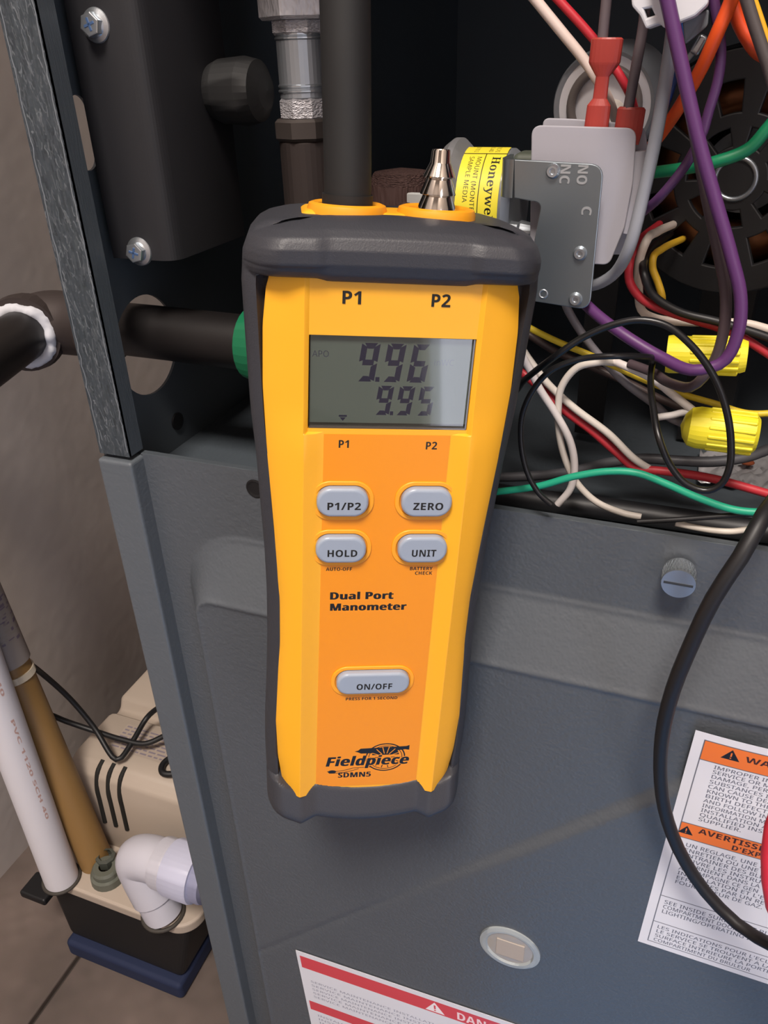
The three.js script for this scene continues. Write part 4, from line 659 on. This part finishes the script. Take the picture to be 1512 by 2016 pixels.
// ------------------------------------------------------------------ condensate pump and pipes on the floor
const LID = 0.14, PAD = FLOOR + 0.018;
const pvc = std(0xbfbdc6, 0.4), tan = std(0x8a6a3e, 0.5);
{
  const x0 = -0.4035, x1 = -0.262, z1 = -0.040, z0 = -0.31, cx = (x0 + x1) / 2, cz = (z0 + z1) / 2, w = x1 - x0, d = z1 - z0;
  const t = thing('condensate_pump', 'beige condensate pump with black tank on the floor beside the furnace', 'pump', [cx, 0, cz]);
  const beige = std(0xad9f91, 0.55);
  const tk = box(-w / 2 + 0.004, w / 2 - 0.004, PAD, LID - 0.006, -d / 2 + 0.004, d / 2 - 0.004, 0.006), p = tk.attributes.position;
  for (let i = 0; i < p.count; i++) { const k = 1 - 0.2 * (LID - p.getY(i)) / (LID - PAD); p.setX(i, p.getX(i) * k); p.setZ(i, p.getZ(i) + 0.006 * (1 - k) / 0.2 * (p.getZ(i) > 0 ? 1 : -1)); } tk.computeVertexNormals();
  mesh('tank', tk, M.black, t);
  const e = onY(48, 1768, 0.118); mesh('mounting_ear', box(e.x - cx - 0.004, -w / 2 + 0.012, 0.117, 0.124, e.z - cz - 0.02, e.z - cz + 0.0, 0.002), M.black, t);
  mesh('lid', extrude(roundedShape(w, d, 0.018), 0.006, 0.002, 3, 10).rotateX(-Math.PI / 2).translate(0, LID - 0.008, 0), beige, t);
  // motor housing drawn as a side profile (depth, height) and swept across the pump
  const zz = v => -(v - cz), T = 0.221;
  const prof = [[-0.082, LID - 0.001, 0.001], [-0.086, T, 0.02], [-0.142, T, 0.004], [-0.146, T - 0.006, 0.003], [-0.152, T - 0.006, 0.003], [-0.156, T + 0.004, 0.004], [-0.262, T + 0.004, 0.03], [-0.29, LID - 0.001, 0.001]].map(([z, y, r]) => [zz(z), y, r]);
  const hg = extrude(polyShape(prof), w - 0.036, 0.007, 4, 8); hg.rotateY(Math.PI / 2); hg.translate(-(w - 0.036) / 2, 0, 0);
  const housing = mesh('motor_housing', toCreasedNormals(hg, 0.7), beige, t), slotMat = std(0x15130f, 0.8);
  for (let i = 0; i < 3; i++) { const xx = -w / 2 + 0.040 + i * 0.0105; mesh('vent_slot', capTube([[0.166, -0.0833], [0.19, -0.0845], [0.201, -0.085], [0.2095, -0.0873], [0.216, -0.0907], [0.2196, -0.098]].map(([y, z]) => V(xx, y, z - cz)), 0.0019, 8, 24), slotMat, housing); }
  const lt = canvasTex(256, 128, (x, cw, ch) => { x.fillStyle = '#a5978a'; x.fillRect(0, 0, cw, ch); x.fillStyle = '#7d737c'; for (let i = 0; i < 7; i++) { let a = 6; while (a < 245) { const l = 6 + rnd() * 22; x.fillRect(a, 8 + i * 17, l, 7); a += l + 6; } } });
  const lp = new THREE.PlaneGeometry(0.07, 0.026); lp.rotateX(-Math.PI / 2); lp.translate(0.0, T + 0.0003, -0.122 - cz); mesh('rating_plate', lp, new THREE.MeshStandardMaterial({ map: lt, roughness: 0.6 }), housing);
  const gp = onY(214, 1726, LID); mesh('inlet_fitting', lathe([[0.005, 0.013], [0.009, 0.013], [0.0105, 0.011], [0.0105, 0.007], [0.0125, 0.006], [0.013, 0]], 24).translate(gp.x - cx, LID, gp.z - cz), std(0x5a5c52, 0.5), t).userData.label = 'grey threaded inlet fitting';
  mesh('fitting_nut', lathe([[0, 0.006], [0.006, 0.006], [0.0075, 0.008], [0.0075, 0.015], [0.005, 0.016]], 8).translate(gp.x - cx - 0.004, LID, gp.z - cz - 0.006), std(0x43463f, 0.5), t);
  const pad = thing('foam_pad', 'dark blue pad under the black pump tank', 'pad', [cx, FLOOR, cz]); mesh('pad_body', box(-0.0545, 0.0545, 0, 0.018, -d / 2, d / 2 + 0.008, 0.004), std(0x16213f, 0.8), pad);
}
{
  const a = onY(122, 1730, LID), r = 0.0125;
  const tex = canvasTex(512, 2048, (x, w, h) => { x.fillStyle = '#d6d3d8'; x.fillRect(0, 0, w, h); x.fillStyle = '#b8958c'; x.save(); x.translate(w * 0.2, 10); x.rotate(Math.PI / 2); for (let i = 0; i < 8; i++) fitText(x, 'PVC 1120 SCH 40', i * 240, i * 240 + 200, 0, 15, 'bold'); x.restore(); });
  const t = thing('drain_pipe', 'white plastic drain pipe with reddish print standing in the pump', 'pipe', [a.x, LID, a.z]);
  mesh('pipe_wall', new THREE.CylinderGeometry(r, r, 1.0, 40, 1, false).translate(0, 0.5, 0), new THREE.MeshStandardMaterial({ map: tex, roughness: 0.4 }), t);
  mesh('lid_seal', new THREE.TorusGeometry(r + 0.0009, 0.0013, 8, 32).rotateX(Math.PI / 2).translate(0, 0.0008, 0), std(0x3a352f, 0.7), t);
  const b = onY(190, 1694, LID), top = onY(28, 1325, 0.322), dir = top.clone().sub(b).normalize();
  const t2 = thing('tan_pipe', 'tan plastic pipe standing behind the white drain pipe', 'pipe', b.toArray()); t2.quaternion.setFromUnitVectors(V(0, 1, 0), dir);
  const L = top.distanceTo(b), rt = 0.0125;
  mesh('pipe_wall', new THREE.CylinderGeometry(rt, rt, L + 0.25, 36).translate(0, (L + 0.25) / 2, 0), tan, t2);
  const primer = canvasTex(256, 256, (x, w, h) => { x.fillStyle = '#8f8681'; x.fillRect(0, 0, w, h); for (let i = 0; i < 260; i++) { const k = rnd(); x.fillStyle = k < 0.5 ? 'rgba(70,55,90,0.5)' : 'rgba(140,132,124,0.6)'; x.fillRect(rnd() * w, h * (0.35 + 0.4 * rnd()), 3 + rnd() * 14, 2 + rnd() * 6); } });
  mesh('coupling', new THREE.CylinderGeometry(rt + 0.0015, rt + 0.0015, 0.08, 36).translate(0, L + 0.05, 0), new THREE.MeshStandardMaterial({ map: primer, roughness: 0.5 }), t2).userData.label = 'grey coupling with purple primer stains';
  const tie = thing('cable_tie', 'pale cable tie strapped around the tan pipe', 'cable tie', top.toArray()); tie.quaternion.copy(t2.quaternion);
  mesh('strap', lathe([[rt + 0.0001, -0.0025], [rt + 0.0012, -0.0025], [rt + 0.0012, 0.0025], [rt + 0.0001, 0.0025]], 32), std(0xcfc3ae, 0.5), tie); mesh('tie_head', box(-0.003, 0.003, -0.004, 0.004, rt + 0.0012, rt + 0.005, 0.001), std(0xcfc3ae, 0.5), tie);
}
{ // white elbow
  const a = onY(322, 1797, LID), t = thing('pvc_elbow', 'white plastic elbow rising from the pump towards the furnace', 'pipe elbow', [a.x, LID, a.z]);
  const R = 0.0158, c = onY(268, 1690, 0.19), off = V(c.x - a.x, 0, c.z - a.z);
  const B = V(off.x, 0.05, off.z), base = V(0, 0, 0);
  mesh('riser', capTube([base, base.clone().lerp(B, 0.35), base.clone().lerp(B, 0.6)], R - 0.0018, 32, 8), pvc, t);
  const el = [base.clone().lerp(B, 0.35), base.clone().lerp(B, 0.75), B.clone().add(V(0.002, 0.0, 0)), B.clone().add(V(0.012, 0.006, 0)), B.clone().add(V(0.026, 0.0065, 0)), B.clone().add(V(0.036, 0.0065, 0))]; mesh('bend', capTube(el, R, 32, 36), pvc, t);
  const hub = (x0, x1, r, m, n) => mesh(n, lathe([[r - 0.004, x0], [r, x0], [r + 0.0006, x0 + 0.002], [r + 0.0006, x1 - 0.002], [r, x1], [r - 0.004, x1]], 36).rotateZ(-Math.PI / 2).translate(B.x, B.y + 0.0065, B.z), m, t);
  hub(0.022, 0.032, R + 0.0015, pvc, 'hub'); hub(0.032, 0.054, R + 0.0032, std(0xbfc0d4, 0.45), 'coupling'); hub(0.054, 0.062, R + 0.001, std(0x8f91ab, 0.5), 'primer_band');
  mesh('pipe_end', capTube([V(B.x + 0.046, B.y + 0.0065, B.z), V(B.x + 0.07, B.y + 0.0065, B.z)], R - 0.003, 28, 4), pvc, t);
  mesh('lid_seal', new THREE.TorusGeometry(R - 0.001, 0.0015, 8, 32).rotateX(Math.PI / 2).translate(0, 0.0008, 0), std(0x3a352f, 0.7), t);
}
{ // pump leads
  const lead = (name, label, pts, r) => tag(mesh(name, capTube(pts.map(([px, py, y]) => onY(px, py, y)), r, 10, 60), M.black), label, 'cable');
  lead('power_cord', 'black cord bent in a sharp V above the pump', [[-40, 1270, 0.34], [20, 1292, 0.335], [50, 1303, 0.325], [90, 1332, 0.30], [140, 1378, 0.27], [185, 1432, 0.245], [226, 1494, 0.2285], [236, 1494, 0.2285], [262, 1458, 0.232], [290, 1412, 0.238], [320, 1388, 0.25], [360, 1365, 0.26]], 0.0021);
  lead('signal_cord', 'black cord sagging across the top of the pump', [[60, 1398, 0.262], [95, 1406, 0.255], [130, 1420, 0.246], [180, 1437, 0.2375], [240, 1456, 0.2332], [285, 1464, 0.2318], [325, 1448, 0.236], [370, 1425, 0.245]], 0.0021);
  lead('earth_lead', 'grey lead looped on top of the pump by the furnace', [[380, 1482, 0.226], [340, 1490, 0.2245], [320, 1506, 0.2245], [320, 1521, 0.2245], [338, 1524, 0.2245], [380, 1512, 0.226]], 0.0024);
  const j = thing('red_jug', 'dark red plastic jug standing behind the pump', 'jug', [-0.40, FLOOR, -0.40]);
  mesh('jug_body', lathe([[0, 0], [0.065, 0], [0.07, 0.01], [0.07, 0.15], [0.05, 0.19], [0.025, 0.21], [0.025, 0.23], [0, 0.23]], 32), std(0x4a1418, 0.6), j);
  mesh('jug_cap', lathe([[0.03, 0.225], [0.03, 0.25], [0.027, 0.252], [0, 0.252]], 24), M.black, j);
}
{ // added blue mat, out of view, so its bounce tints the lower door
  const t = thing('added_tint_mat', 'added blue mat out of view that tints the lower door', 'mat', [0.28, FLOOR, 0.36]);
  mesh('mat_body', metreUV(box(-0.34, 0.34, 0, 0.012, -0.34, 0.34, 0.005), 0.05), std(0x4f96dc, 0.85, 0, { bumpMap: grainBump, bumpScale: 0.001 }), t);
}

renderer.render(scene, camera);
